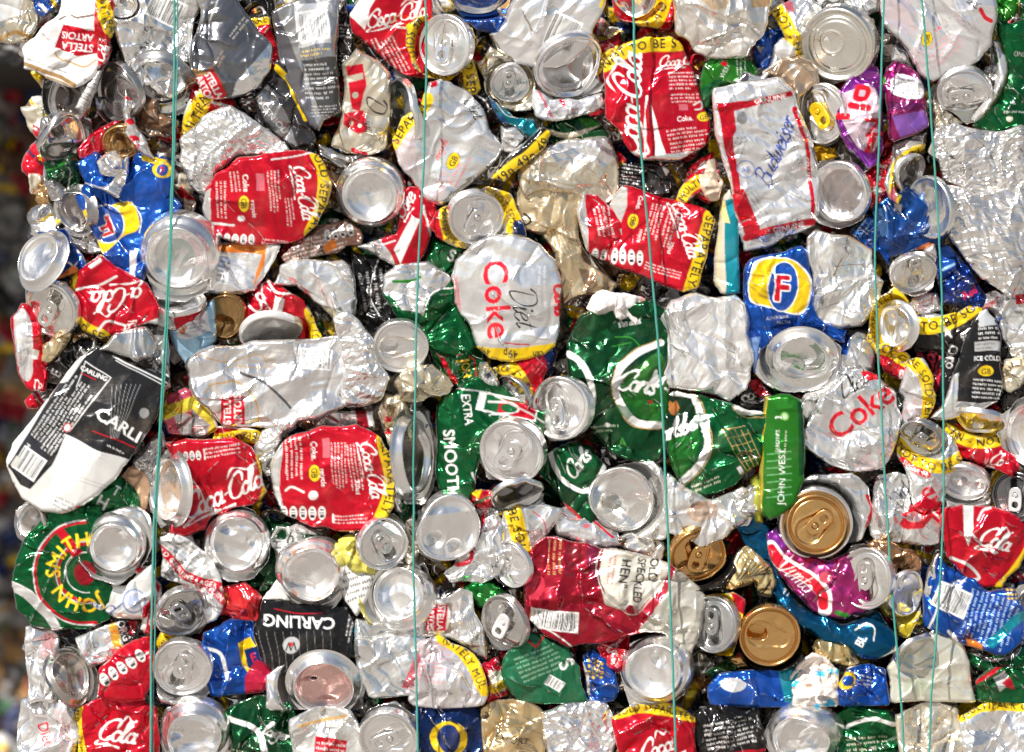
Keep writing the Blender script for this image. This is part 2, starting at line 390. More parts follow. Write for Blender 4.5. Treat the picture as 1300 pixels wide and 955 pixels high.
def sheet_data(poly, ox, oy, style='mid', seed=0, step=1.1, tilt=(0, 0), col=SIL, met=.92, art=None, bulge=9, back=16, edge_r=5.5, wear=1.0, yoff=0, flats=()):
    """crushed can wall: outline in bale-face pixels, folded surface in front, rolled edges, closed behind"""
    r = np.random.default_rng(seed)
    P = np.array(pts(poly), float); M = (P+np.roll(P, -1, 0))/2; ln = np.hypot(*(np.roll(P, -1, 0)-P).T)
    nr = np.stack([(np.roll(P, -1, 0)-P)[:, 1], -(np.roll(P, -1, 0)-P)[:, 0]], 1)/(ln[:, None]+1e-6)
    M = M+nr*(r.normal(0, .055, len(P))*np.minimum(ln, 45)*(.4 if style == 'flat' else 1))[:, None]
    P = np.stack([P+r.normal(0, .9, P.shape), M], 1).reshape(-1, 2); P = chaikin(P, 2)
    # tiny uneven bites along the outline
    n = len(P); ang = np.arange(n); P = P+r.normal(0, .35, P.shape)
    x0, y0 = P.min(0)-step; x1, y1 = P.max(0)+step
    nx = int((x1-x0)/step)+2; ny = int((y1-y0)/step)+2
    gx = x0+np.arange(nx)*step; gy = y0+np.arange(ny)*step
    X, Y = np.meshgrid(gx, gy); A = P; Bq = np.roll(P, -1, 0)
    D2 = np.full(X.shape, 1e12); NX = X.copy(); NY = Y.copy(); par = np.zeros(X.shape, bool)
    for (ax, ay), (bx, by) in zip(A, Bq):
        dx, dy = bx-ax, by-ay; q = dx*dx+dy*dy+1e-9
        t = np.clip(((X-ax)*dx+(Y-ay)*dy)/q, 0, 1); ex = ax+t*dx; ey = ay+t*dy
        d = (X-ex)**2+(Y-ey)**2; m = d < D2; D2[m] = d[m]; NX[m] = ex[m]; NY[m] = ey[m]
        if ay != by:
            par ^= ((Y >= min(ay, by)) & (Y < max(ay, by))) & (X < ax+(Y-ay)*dx/dy)
    d = np.sqrt(D2); inside = par
    cell = inside[:-1, :-1] | inside[1:, :-1] | inside[:-1, 1:] | inside[1:, 1:]
    used = np.zeros(X.shape, bool)
    used[:-1, :-1] |= cell; used[1:, :-1] |= cell; used[:-1, 1:] |= cell; used[1:, 1:] |= cell
    outv = used & ~inside
    XX = np.where(outv, NX, X); YY = np.where(outv, NY, Y); d = np.where(outv, 0, d)
    h = crumple(XX, YY, r, style)
    h = h-h[used].mean()
    er = min(edge_r, max(3, d[used].max()*.8))
    e = np.clip(d/er, 0, 1); roll = np.sqrt(1-(1-e)**2)
    H = roll*bulge*.45+h*(.45+.55*e)
    dm = max(d[used].max(), 1); H = H+bulge*.35*(1-(1-np.clip(d/dm, 0, 1))**2)
    H = H+(XX-ox)*tilt[0]+(YY-oy)*tilt[1]
    for (fx, fy, fa, fb, fr) in flats:
        c_, s_ = math.cos(math.radians(fr)), math.sin(math.radians(fr)); U = (XX-fx)*c_+(YY-fy)*s_; W = -(XX-fx)*s_+(YY-fy)*c_
        q_ = np.hypot(U/fa, W/fb); m = 1-sstep(.98, 1.3, q_); H = H*(1-m)+np.minimum(H, -.62*fa)*m
    # print, carried along with the folds
    gyy, gxx = np.gradient(H, step); gxx = np.clip(gxx, -1, 1); gyy = np.clip(gyy, -1, 1)
    cv = Canvas(x0-2, y0-2, x1+2, y1+2, col, met)
    if art:
        art(cv)
    c = cv.sample(XX+.9*gxx+1.2*snoise(XX, YY, 45, r), YY+.9*gyy+1.2*snoise(XX, YY, 45, r))
    if wear and art:
        lap = np.abs(np.gradient(gxx, step, axis=1)+np.gradient(gyy, step, axis=0))
        w = np.clip((lap-.42)*2.2, 0, 1)*(snoise(XX, YY, 14, r, 5) > .05)*wear*.75
        w = np.maximum(w, (np.clip(1-d/1.6, 0, 1)*.55*(snoise(XX, YY, 30, r) > -.1)))
        c = c+(np.array([*DSL, .9])-c)*w[..., None]
    idx = -np.ones(X.shape, int); idx[used] = np.arange(used.sum())
    q = np.stack([idx[:-1, :-1], idx[1:, :-1], idx[1:, 1:], idx[:-1, 1:]], -1)[cell]
    V = np.stack([(XX[used]-ox)*S, -H[used]*S+yoff, -(YY[used]-oy)*S], 1); C = c[used]
    # boundary half-edges -> skirt going back and in
    ek = np.concatenate([q[:, [0, 1]], q[:, [1, 2]], q[:, [2, 3]], q[:, [3, 0]]])
    key = ek[:, 0]*10**7+ek[:, 1]; rev = ek[:, 1]*10**7+ek[:, 0]
    bd = ek[~np.isin(key, rev)]
    bv = np.unique(bd); mp = -np.ones(len(V), int); mp[bv] = np.arange(len(bv))
    cen = V[bv].mean(0); rings = []; faces = [q]; base = len(V); prev = bv
    Vs = [V]; Cs = [C]
    for k, (dep, shr) in enumerate(((.4, .01), (1.0, .06))):
        vv = V[bv].copy(); vv[:, 0] += (cen[0]-vv[:, 0])*shr; vv[:, 2] += (cen[2]-vv[:, 2])*shr; vv[:, 1] += back*S*dep
        Vs.append(vv); cc = C[bv].copy(); Cs.append(cc)
        cur = base+k*len(bv)+np.arange(len(bv)); a = mp[bd[:, 0]]; b = mp[bd[:, 1]]
        faces.append(np.stack([prev[b], prev[a], cur[a], cur[b]], 1)); prev = cur
    # close the back with a fan to a shallow centre
    Vs.append(np.array([[cen[0], V[:, 1].mean()+back*S*1.05, cen[2]]])); Cs.append(C[:1]); ci = base+2*len(bv)
    V = np.concatenate(Vs); C = np.concatenate(Cs); Q = np.concatenate(faces)
    tri = np.stack([prev[mp[bd[:, 1]]], prev[mp[bd[:, 0]]], np.full(len(bd), ci)], 1)
    return V, Q, tri, C
def sheet_mesh(name, *a, **k): return tri_mesh(name, *sheet_data(*a, **k))
def tri_mesh(name, V, Q, tri, C, mat=None):
    me = bpy.data.meshes.new(name)
    nl = len(Q)*4+len(tri)*3
    me.vertices.add(len(V)); me.vertices.foreach_set('co', V.astype(np.float32).ravel())
    me.loops.add(nl); me.loops.foreach_set('vertex_index', np.concatenate([Q.ravel(), tri.ravel()]).astype(np.int32))
    st = np.concatenate([np.arange(len(Q))*4, len(Q)*4+np.arange(len(tri))*3])
    me.polygons.add(len(st)); me.polygons.foreach_set('loop_start', st.astype(np.int32)); me.polygons.foreach_set('use_smooth', np.ones(len(st), bool))
    me.update(calc_edges=True)
    at = me.color_attributes.new('Col', 'FLOAT_COLOR', 'POINT'); at.data.foreach_set('color', C.astype(np.float32).ravel())
    me.materials.append(mat or M_CAN)
    return me

# ------------------------------------------------------------------ can ends
def sstep(a, b, x):
    t = np.clip((x-a)/(b-a), 0, 1); return t*t*(3-2*t)
def stadium(x, y, y0, r0, y1, r1):
    t = np.clip((y-y0)/(y1-y0), 0, 1); return np.hypot(x, y-(y0+(y1-y0)*t))-(r0+(r1-r0)*t)
PROF = {'lid': [(1.0, -.40), (1.0, -.03), (.985, .0), (.95, .008), (.925, -.01), (.90, -.13), (.875, -.15), (.85, -.13), (.83, -.075), (0, -.065)],
        'base': [(1.03, -.75), (1.03, -.44), (1.0, -.34), (.93, -.23), (.88, -.19), (.84, -.12), (.81, -.015), (.795, .01), (.775, .0), (.755, -.09), (.73, -.16), (.62, -.25), (.4, -.34), (0, -.39)],
        'foot': [(1.0, -.5), (1.0, -.06), (.97, -.01), (.93, 0), (.90, -.03), (.86, -.12), (.6, -.20), (0, -.24)],
        'plug': [(1.0, -.5), (1.0, -.05), (.96, 0), (.90, -.01), (.87, -.10), (.80, -.12), (.74, -.05), (.66, -.06), (.64, -.02), (0, -.02)]}
TAB_OUT = [(0, .50), (.13, .47), (.19, .36), (.20, .15), (.19, -.05), (.16, -.22), (.09, -.30), (0, -.32), (-.09, -.30), (-.16, -.22), (-.19, -.05), (-.20, .15), (-.19, .36), (-.13, .47)]
TAB_H1 = [(0, .42), (.09, .38), (.12, .28), (.09, .18), (0, .15), (-.09, .18), (-.12, .28), (-.09, .38)]
TAB_H2 = [(0, .08), (.10, .04), (.12, -.06), (.08, -.14), (.10, -.04), (0, .02), (-.10, -.04), (-.08, -.14), (-.12, -.06), (-.10, .04)]
_tab = None
def tab_proto():
    global _tab
    if _tab is None:
        cu = bpy.data.curves.new('t', 'CURVE'); cu.dimensions = '2D'; cu.fill_mode = 'BOTH'; cu.extrude = .018; cu.bevel_depth = .02; cu.bevel_resolution = 2
        for L in (TAB_OUT, TAB_H1, [(0, .06), (.09, .02), (.11, -.07), (.07, -.15), (0, -.18), (-.07, -.15), (-.11, -.07), (-.09, .02)]):
            L = [tuple(p) for p in spl(L+[L[0]], 4)[:-1]]
            sp = cu.splines.new('POLY'); sp.points.add(len(L)-1); sp.use_cyclic_u = True
            for p, q in zip(sp.points, L): p.co = (q[0], q[1], 0, 1)
        ob = bpy.data.objects.new('t', cu); COL.objects.link(ob); bpy.context.view_layer.update()
        ev = ob.evaluated_get(bpy.context.evaluated_depsgraph_get()); me = ev.to_mesh()
        V = np.array([v.co[:] for v in me.vertices]); F = [list(p.vertices) for p in me.polygons]
        ev.to_mesh_clear(); bpy.data.objects.remove(ob); bpy.data.curves.remove(cu)
        # rivet: a low dome and the bridge that carries it
        n0 = len(V); rv = []
        for rr, w in ((.085, .0), (.08, .05), (.05, .065), (0.001, .05)):
            for k in range(14): rv.append((rr*math.cos(k*math.pi/7), -.06+rr*math.sin(k*math.pi/7), w))
        for a in range(3):
            for k in range(14): F.append([n0+a*14+k, n0+a*14+(k+1) % 14, n0+(a+1)*14+(k+1) % 14, n0+(a+1)*14+k])
        _tab = (np.concatenate([V, np.array(rv)]), F)
    return _tab

def end_parts(parent, cx, cy, rx, ry, rot=0, kind='base', spin=0, col=SIL, met=.95, dent=.5, fold=None, fold2=None, tab=True, tabcol=None, open=True,
              up=0, seed=0, face=1, tabturn=0, rust=0, inner=None, stain=0, taboff=(0, 0), ox=0, oy=0):
    """a can end, tilted so that it shows rx by ry; fold=(direction deg, offset, slope) bends it back over a chord"""
    r = np.random.default_rng(seed+77)
    prof = PROF[kind]; base = kind if kind in ('base',) else kind
    R = rx; nseg = 84
    if ry/rx < .86: prof = [(a, max(b, -.30)) for a, b in prof]; prof = [q for i, q in enumerate(prof) if i == 0 or q != prof[i-1]]
    if ry/rx < .66: prof = [(min(a, 1.0), max(b, -.22)) for a, b in prof]; prof = [q for i, q in enumerate(prof) if i == 0 or q != prof[i-1]]
    rr = []
    for (a, wa), (b, wb) in zip(prof[:-1], prof[1:]):
        n = max(1, int(abs(a-b)*R/1.3)) if a != b else 2
        rr += [(a+(b-a)*t, wa+(wb-wa)*t) for t in np.linspace(0, 1, n, endpoint=False)]
    rr.append(prof[-1]); rr[-1] = (.0008, prof[-1][1]); rr = np.array(rr)
    th = np.linspace(0, 2*math.pi, nseg, endpoint=False)
    u = rr[:, 0, None]*np.cos(th)[None]; v = rr[:, 0, None]*np.sin(th)[None]; w = np.repeat(rr[:, 1, None], nseg, 1)
    cs, sn = math.cos(math.radians(-spin)), math.sin(math.radians(-spin))
    def feat(u, v, w):
        a = u*cs-v*sn; b = u*sn+v*cs                     # label frame: b to the tab's finger hole
        if kind == 'lid':
            sd = stadium(a, b, -.32, .44, .38, .27)
            w = w-.05*(1-sstep(-.03, .03, sd))+.022*np.exp(-((sd-.03)/.028)**2)
            if open:
                m = stadium(a, b, -.50, .24, -.30, .22)
                w = w-.55*(1-sstep(-.05, .015, m))+.02*np.exp(-((m-.02)/.03)**2)
            else:
                m = stadium(a, b, -.50, .24, -.28, .22); w = w-.02*np.exp(-(m/.02)**2)
        if kind == 'plug':
            sd = np.hypot(a+.15, b)-.30; w = w+.03*np.exp(-(sd/.03)**2)
        return w
    w = feat(u, v, w)
    # dents
    dn = snoise(u*100, v*100, 150, r, 3)*.03+facet(u*100+9*np.sin(v*3), v*100, r.uniform(55, 90), r)*.10*np.clip(.3+snoise(u*100, v*100, 130, r)*1.2, 0, 1)
    for _ in range(2):
        a = r.uniform(0, 6.28); rad = r.uniform(.2, .75); R2 = r.uniform(.2, .5); q = np.hypot(u-rad*math.cos(a), (v-rad*math.sin(a))*r.uniform(.6, 1.6))
        dn = dn-.13*np.clip(1-(q/R2), 0, 1)
    rimk = 1-.55*sstep(.75, .95, np.hypot(u, v))
    w = w+dn*dent*rimk*1.9
    sq = 1+dent*.05*np.sin(2*th+r.uniform(0, 6))[None]+dent*.03*np.sin(3*th+r.uniform(0, 6))[None]
    if fold is None and dent > .45: fold = (r.uniform(0, 360), r.uniform(.35, .6), r.uniform(.35, .65))
    def bend(u, v, w, fo):
        if fo:
            d0, off, sl = fo; a = math.radians(d0-rot)
            s_ = u*math.cos(a)+v*math.sin(a)-off; m = np.clip(s_, 0, None)
            w = w-m*sl; u = u-m*math.cos(a)*(1-1/math.hypot(1, sl))*.9; v = v-m*math.sin(a)*(1-1/math.hypot(1, sl))*.9
        return u, v, w
    def place(u, v, w):
        u, v, w = bend(u, v, w, fold); u, v, w = bend(u, v, w, fold2)
        # tilt about the long axis
        t = math.acos(min(1, ry/rx))*face; v2 = v*math.cos(t)+w*math.sin(t); w2 = w*math.cos(t)-v*math.sin(t)
        c, s_ = math.cos(math.radians(rot)), math.sin(math.radians(rot))
        return (u*c-v2*s_)*R, (u*s_+v2*c)*R, w2*R
    x, y, h = place(u*sq, v*sq, w)
    n = len(rr)
    C = np.empty((n, nseg, 4)); C[:] = (*col, met)
    if inner is not None:
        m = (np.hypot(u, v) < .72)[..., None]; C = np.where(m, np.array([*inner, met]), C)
    if rust:
        m = np.clip(snoise(u*100, v*100, 40, r, 4)*2.2+.1, 0, 1)*np.exp(-((np.hypot(u, v)-.80)/.10)**2)*rust
        C = C+(np.array([.30, .13, .05, .2])-C)*m[..., None]
    if stain:
        m = (np.clip(snoise(u*100, v*100, 50, r, 5)*2.5-.2, 0, 1)*stain)[..., None]; C = C+(np.array([.34, .26, .19, .3])-C)*m
    X = cx-ox+x; Yp = cy-oy+y
    V = np.stack([X*S, -(h+up)*S, -Yp*S], -1).reshape(-1, 3)
    i = np.arange(n-1)[:, None]*nseg; j = np.arange(nseg)[None]; j1 = (j+1) % nseg
    F = np.stack([i+j, i+nseg+j, i+nseg+j1, i+j1], -1).reshape(-1, 4)
    nm = {'lid': 'can_lid', 'plug': 'can_lid'}.get(kind, 'can_base')
    o = link(nm, new_mesh(nm, V, F, C.reshape(-1, 4), M_END), (0, 0, 0), parent)
    if kind == 'lid' and tab:
        TV, TF = tab_proto(); a, b, c_ = TV.T; a = a*1.25; b = (b+.06)*1.12-.06; c_ = c_*1.3; 
        tt = math.radians(tabturn); a, b = a*math.cos(tt)-(b+.06)*math.sin(tt), a*math.sin(tt)+(b+.06)*math.cos(tt)-.06
        a = a+taboff[0]; b = b+taboff[1]
        lift = -.01+c_+np.clip(b, 0, 1)*.12*(1+r.random()*1.5)
        uu = a*cs+b*sn; vv = -a*sn+b*cs
        wb = np.zeros_like(uu)
        x, y, h = place(uu, vv, lift)
        V = np.stack([(cx-ox+x)*S, -(h+up)*S, -(cy-oy+y)*S], 1); tc = tabcol or col
        t = link('pull_tab', new_mesh('pull_tab', V, TF, np.tile(np.array([*tc, met if not tabcol else .5]), (len(V), 1))), (0, 0, 0), o)
    return o

LAYER = 7.5
ITEMS = []
def can(label, L, poly=None, col=SIL, met=.92, style='mid', art=None, ends=(), name='crushed_can', cat='can', group=None, tilt=None, step=None, seed=None, bulge=9, back=18, wear=1.0, body='can_body'):
    i = len(ITEMS); seed = seed if seed is not None else i*17+3
    r = np.random.default_rng(seed)
    if tilt is None: tilt = r.uniform(-.13, .13, 2)
    if poly: P = np.array(pts(poly)); ox, oy = P.mean(0)
    else: ox, oy = ends[0][0], ends[0][1]
    y = -(L-5)*LAYER*S
    loc = ((ox-650)*S, y, (477.5-oy)*S)
    if .35 <= met <= .7: met = met+.15
    if step is None: step = 1.15 if art else 1.4
    if style == 'foil': step = .95
    if ends:
        root = bpy.data.objects.new(name, None); COL.objects.link(root); root.location = loc; root.empty_display_size = .01
        if poly: link(body, sheet_mesh(body, poly, ox, oy, style, seed, step, tilt, col, met, art, bulge, back+14, wear=wear, flats=[(e[0], e[1], e[2], e[3], (e[4] if len(e) > 4 else {}).get('rot', 0)) for e in ends]), (0, 0, 0), root)
        for k, e in enumerate(ends):
            kw = dict(e[4]) if len(e) > 4 else {}
            kw.setdefault('up', bulge*.8+2 if poly else 4)
            end_parts(root, *e[:4], ox=ox, oy=oy, seed=seed+k, **kw)
    else:
        root = link(name, sheet_mesh(name, poly, ox, oy, style, seed, step, tilt, col, met, art, bulge, back, wear=wear), loc)
    root['label'] = label; root['category'] = cat
    if group: root['group'] = group
    ITEMS.append(root); return root
GC = 'crushed red cola cans'; GS = 'crushed silver cans'; GE = 'cans pressed with their base or lid outward'; GG = 'crushed green cans'
GB_ = 'crushed blue cans'; GK = 'crushed black and dark cans'; GW = 'crushed white and cream cans'; GD = 'crushed gold and copper cans'; GF = 'foil crumpled sheets'
SEP = 'NOT TO BE SOLD SEPARATELY · MULTIPACK CAN · '.replace('·', '-')
mk = dict

# ------------------------------------------------------------------ top left
can('creamy silver can in the top left corner of the bale, blunt and smooth', 4, '-12,-12 44,-12 50,20 46,40 36,52 12,56 -12,52', CRM, .7, 'smooth', art=lambda c: (c.L('0,50 20,40 40,48', 5, GLD, .8), c.P('-12,-12 30,-12 25,20 -12,30', WHT, .5)), group=GW)
can('sliver of blue can with yellow marks poking out at the very top left', 4, '40,-12 88,-12 62,16 52,23 44,14', BLU, .5, 'mid', art=lambda c: (c.L('60,-8 70,8', 6, YEL), c.L('48,5 58,14', 4, WHT)), group=GB_)
can('white lager can with red badge printed upside down, gold lines round its neck', 7, '78,-12 130,-12 126,38 134,62 123,98 96,114 60,101 31,90 28,63 45,46 74,22', WHT, .25, 'smooth', art=lambda c: (
    c.P('82,32 102,36 127,42 126,70 101,73 88,68 71,62', RED), c.T('STELLA', 100, 62, 10, 188, WHT), c.T('ARTOIS', 100, 48, 9.5, 188, WHT),
    c.L('76,26 90,20 102,24 128,18', 2, BRN), c.L('70,64 76,76 92,80 110,86 124,78', 2, GLD), c.L('30,80 60,92 96,108', 5, DGL), c.L('31,87 60,98 96,112', 1.5, GLD), c.g(60, 84, 50, 1, 4, 22, GRY), c.g(92, 96, 44, 1, 4, 18, GRY), c.L('104,-10 100,20', 1, GLD)), group=GW)
can('narrow red cola strip with yellow lettered edge beside the white lager can', 8, '124,-12 146,-12 148,38 142,52 141,78 128,90 126,52 120,40', RED, .5, 'mid', art=lambda c: (c.B('131,-12 134,12 142,34 146,42', 15, 'MULTIPACK CAN ', 8, rep=True), c.coke(133, 68, 7, -70, WHT, 'Cola'), c.P('126,50 142,54 141,62 126,58', DRED)), group=GC)
can('shiny silver can crumpled to a point, barcode at its top, behind the leftmost wire', 7, '140,-12 262,-12 248,28 244,62 240,112 214,128 188,110 165,116 160,80 148,50 142,20', SIL, .95, 'hard', art=lambda c: (c.bar(212, 14, 46, 34, 25), c.P('192,36 215,40 222,62 215,80 200,78', DSL, .9), c.g(246, 26, 18, 5, 5, 110, GRY)), ends=[(158, 10, 17, 14, mk(kind='lid', tab=False, dent=1.2, up=10))], group=GS, wear=.3)
can('large mirror smooth dark grey can wall with part of a red badge at its bottom', 8, '240,-12 296,-12 320,25 347,57 344,90 330,113 300,125 262,127 246,98 242,60 258,15', (.16, .165, .18), .8, 'smooth', art=lambda c: (
    c.P('345,55 347,90 330,114 296,124 300,108 325,80', SIL, .95), c.P('240,-12 272,-12 256,44 243,50', DSL, .9), c.L('284,-12 262,44', 2, WHT, .8), c.stella(268, 112, 9, 62), c.g(304, 38, 30, 2, 5, -55, CRM), c.g(282, 78, 20, 2, 5, -60, DGL), c.P('246,90 262,92 268,96 252,99', DGL)), group=GK, bulge=13)
can('upturned silver can base with a deep glassy dish, under the pointed crumpled can', 6, '166,80 240,70 254,100 244,140 215,150 180,140 165,112', SIL, .95, 'mid', ends=[(204, 108, 42, 35, mk(kind='base', rot=15, col=DSL, dent=.7, fold=(60, .5, .5)))], group=GE)
can('brown rusted scrap of can wall tucked under the upturned base', 6, '164,116 200,126 206,146 229,156 214,174 192,174 176,156', BRN, .25, 'mid', art=lambda c: c.blot((.07, .035, .02), 7, 3, 8, .2), name='can_scrap', cat='scrap', group=GD)
can('pinkish silver can standing on edge with its base turned left, above the red flat piece', 5, '120,100 140,78 165,80 168,120 162,158 140,160 122,140', (.55, .35, .36), .8, 'mid', ends=[(146, 117, 40, 25, mk(kind='lid', rot=78, tab=False, open=False, col=DSL, dent=.5))], group=GE)
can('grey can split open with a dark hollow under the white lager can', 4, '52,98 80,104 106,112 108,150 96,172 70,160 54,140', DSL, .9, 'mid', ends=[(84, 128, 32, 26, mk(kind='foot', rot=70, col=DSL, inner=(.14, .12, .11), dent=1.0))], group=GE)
can('dull lid tilted downward at the left edge with its tab broken off', 5, '52,150 84,140 116,150 116,178 96,198 66,203 50,186', DSL, .9, 'mid', ends=[(82, 180, 34, 20, mk(kind='lid', rot=-30, tab=False, dent=1.0, col=(.66, .62, .58), fold=(-60, .2, .6)))], group=GE)
can('small white striped fold of can lying across the rims at upper left', 7, '112,107 126,90 133,90 122,116 108,147 96,137', WHT, .4, 'flat', art=lambda c: c.bar(110, 124, 44, 12, 120, num=False, ink=GRY), group=GW)
can('flat bright red unlettered piece of can in shade above the blue lager can', 4, '95,190 124,160 150,148 168,168 152,186 126,196 100,203', RED, .5, 'smooth', art=lambda c: c.L('100,195 140,165', 2, DRED), group=GC)
can('thin silver ribbon of can with red patches hanging beside the brown scrap', 8, '160,112 168,130 169,152 190,178 198,204 178,194 160,170 158,140', SIL, .9, 'hard', art=lambda c: c.blot(RED, 7, 3, 7), group=GC)
can('gold can mouth seen end on in the top left, just above the blue lager can', 6, '130,182 140,164 165,160 176,176 172,198 150,206 134,198', GLD, .9, 'mid', ends=[(154, 182, 24, 20, mk(kind='foot', rot=10, col=GLD, inner=DGL, dent=1.1))], group=GD)
can('pinched silver tab corner with a round rivet dot on top of the blue lager can', 9, '124,206 140,194 150,190 160,206 162,218 148,226 130,224', SIL, .9, 'mid', art=lambda c: (c.E(148, 203, 5, 5, 0, CRM, .7), c.L('128,208 140,200 156,208', 1.5, DSL)), group=GS)
can('blue lager can crushed open, yellow roundel with a red letter F hanging upside down', 6, '96,206 122,190 134,212 160,222 172,193 212,203 223,216 222,250 233,262 222,300 192,300 186,360 158,344 133,325 110,280 94,250 108,234', BLU, .55, 'hard', art=lambda c: (
    c.P('107,268 122,262 140,262 165,256 178,275 176,292 158,300 140,318 122,326 112,300', YEL, .3, smooth=True), c.L('168,256 181,276 178,296', 1.5, WHT), c.E(136, 285, 23, 25, -20, WHT, .2), c.E(136, 285, 21.5, 23.5, -20, BLU, .5), c.TO('F', 136, 288, 24, 160, RED, sx=1.2),
    c.E(207, 217, 13, 10, 5, YEL, .3), c.E(207, 217, 7, 7, 0, BLU), c.T('F', 207, 217, 9, 5, RED), c.P('178,190 205,196 214,206 200,210 182,204', YEL, .4), c.P('166,318 176,318 174,352 166,350', WHT, .6), c.L('96,210 106,236', 2, WHT), c.L('168,196 158,226 150,246', 2, WHT)), group=GB_, bulge=11)
can('torn silver inner wall lying as a crescent on the blue lager can', 8, '107,231 134,238 146,228 150,212 166,196 166,222 152,252 136,244', SIL, .92, 'mid', group=GS)
can('dark green crushed can in shadow at the left edge, above the silver folds', 4, '54,204 92,194 104,212 100,242 84,246 62,238', DGN, .5, 'hard', art=lambda c: (c.L('88,214 86,240', 2, WHT), c.L('60,216 90,206', 2, LGN)), group=GG)
can('grey silver can folded like a leaf on the left edge below the dark green one', 4, '54,206 68,222 84,240 90,250 78,256 64,256 56,236', DSL, .9, 'mid', group=GS)
can('hidden silver base facing down left, between the grey leaf and the yellow roundel', 4, '60,256 100,248 125,270 128,320 100,320 80,300 66,280', SIL, .9, 'mid', art=lambda c: c.g(104, 292, 50, 5, 5, -40, (.3, .2, .3), .6), ends=[(92, 270, 34, 24, mk(kind='base', rot=60, col=DSL, inner=(.3, .27, .25), dent=.6))], group=GE)
can('dark crumpled can bits with a magenta spot between blue lager can and leftmost wire', 5, '190,246 222,240 236,262 226,296 196,300 188,276', NVY, .5, 'hard', art=lambda c: (c.E(206, 254, 8, 6, 0, MAG), c.blot(DRED, 4, 3, 7)), group=GK)
can('red and yellow multipack cola can half under foil, right of the leftmost wire', 5, '226,182 246,98 262,94 278,112 300,130 302,160 262,150 246,170 232,190', RED, .5, 'mid', art=lambda c: (c.P('226,130 244,126 236,186 222,186', WHT, .5), c.B('232,182 243,156 256,132 268,112', 18, 'MULTIPACK CAN', 9.5), c.T('ARTOIS', 262, 110, 8, -40, WHT), c.L('270,130 300,140', 3, WHT)), group=GC)
can('largest ball of finely crumpled foil, above the leftmost whole cola can', 8, '229,176 262,148 294,134 322,152 346,172 368,190 360,204 330,197 300,199 278,220 262,250 240,238 228,206', WHT, .8, 'foil', name='foil_sheet', cat='foil', group=GF, bulge=14, step=1.2)

# ------------------------------------------------------------------ top, second block
can('tiny red can peeking with a yellow ARE tag between two dark cans', 5, '318,22 342,20 349,50 357,92 344,90 334,46 320,36', RED, .5, 'mid', art=lambda c: c.B('318,32 328,26 344,24', 12, 'ARE SEP', 7.5), group=GC)
can('long grey silver can with a barcode window and black small print, at the top', 7, '344,16 380,-2 396,-12 430,-12 430,60 433,112 434,142 412,156 407,170 395,160 375,120 352,62', (.42, .42, .42), .85, 'smooth', art=lambda c: (
    c.P('344,16 352,14 380,80 407,168 395,160 375,120 350,62', (.16, .16, .18), .8), c.P('374,10 416,2 421,56 380,62', (.7, .7, .7), .6), c.bar(398, 34, 40, 40, -97+90-2, (.72, .72, .72), ink=(.2, .2, .2)), c.g(402, 68, 36, 2, 5, -4, YEL), c.P('384,78 430,72 434,148 408,150', (.07, .07, .07), .6), c.g(408, 104, 40, 8, 6, -3, (.6, .6, .6)), c.g(412, 142, 30, 4, 4, -3, (.6, .6, .6))), group=GK)
can('dark cider can folded beneath the long grey one, silver spaced letters and a yellow stripe', 6, '322,122 346,100 350,76 364,84 377,130 392,146 404,176 398,186 374,192 350,171 334,160', (.06, .06, .065), .6, 'mid', art=lambda c: (c.P('324,122 340,108 362,140 380,190 366,188 344,166', (.35, .35, .36), .9), c.T('INGENIOUS', 347, 148, 8, 52, WHT, bold=0, sx=1.1), c.L('352,86 366,102 378,130 388,152', 7, YEL)), group=GK)
can('black crushed can showing rows of pale small print left of the cream cola can', 5, '426,24 438,0 446,30 452,72 442,104 430,92', BLK, .4, 'hard', art=lambda c: (c.g(440, 40, 18, 4, 5, 5, WHT), c.g(440, 80, 16, 4, 5, 5, WHT)), group=GK)
can('black sheet coloured as the shaded gap at the top, left of the long grey can', 3, '290,-12 350,-12 352,30 330,40 312,20', BLK, .4, 'mid', art=lambda c: c.L('320,12 330,8 336,16', 2, SIL), group=GK)  # black sheet paints the dark gap between the cans
can('cream diet can bulging forward with red lattice pattern and black script letter', 7, '434,84 452,62 476,74 497,96 498,150 493,188 470,199 440,196 420,186 430,160 437,120', CRM, .8, 'mid', art=lambda c: (
    c.P('440,86 462,82 466,110 458,142 448,140', RED), c.P('440,98 462,94 462,102 442,106', CRM, .8), c.E(452, 122, 4, 4, 0, CRM, .8), c.P('438,146 462,140 468,166 456,172 436,160', RED), c.E(446, 158, 3, 4, 0, CRM), c.E(458, 161, 3, 3, 0, CRM), c.C('D', 476, 130, 12, 100, BLK, wd=2.6), c.C('iet', 468, 160, 7, 80, BLK, wd=1.8), c.L('448,190 466,196', 5, RED), c.P('425,150 434,150 432,170 424,175', GLD, .9)), group=GW, bulge=13)
can('pink red cola can spread flat at the top with white script and a white stripe', 6, '443,20 466,-12 546,-12 552,40 541,101 520,98 490,78 465,56 448,42', RED, .4, 'smooth', art=lambda c: (
    c.P('443,20 466,-12 486,-12 470,12 464,40', WHT, .3), c.coke(502, 22, 9.5, -12), c.L('474,20 492,34 520,38', 2.5, WHT), c.g(500, 72, 46, 5, 5, 62, WHT), c.g(478, 58, 14, 2, 5, 62, WHT)), group=GC)
can('narrow silver can seen from the side at the rim, right of the cream diet can', 5, '492,104 512,100 526,130 526,180 500,190 492,160', SIL, .92, 'smooth', ends=[(506, 146, 46, 17, mk(kind='foot', rot=88, dent=.6))], group=GE)
can('silver end crushed thin under the bulging cream diet can', 5, '404,182 440,196 478,202 490,208 470,218 430,214 406,200', DSL, .92, 'hard', group=GS)
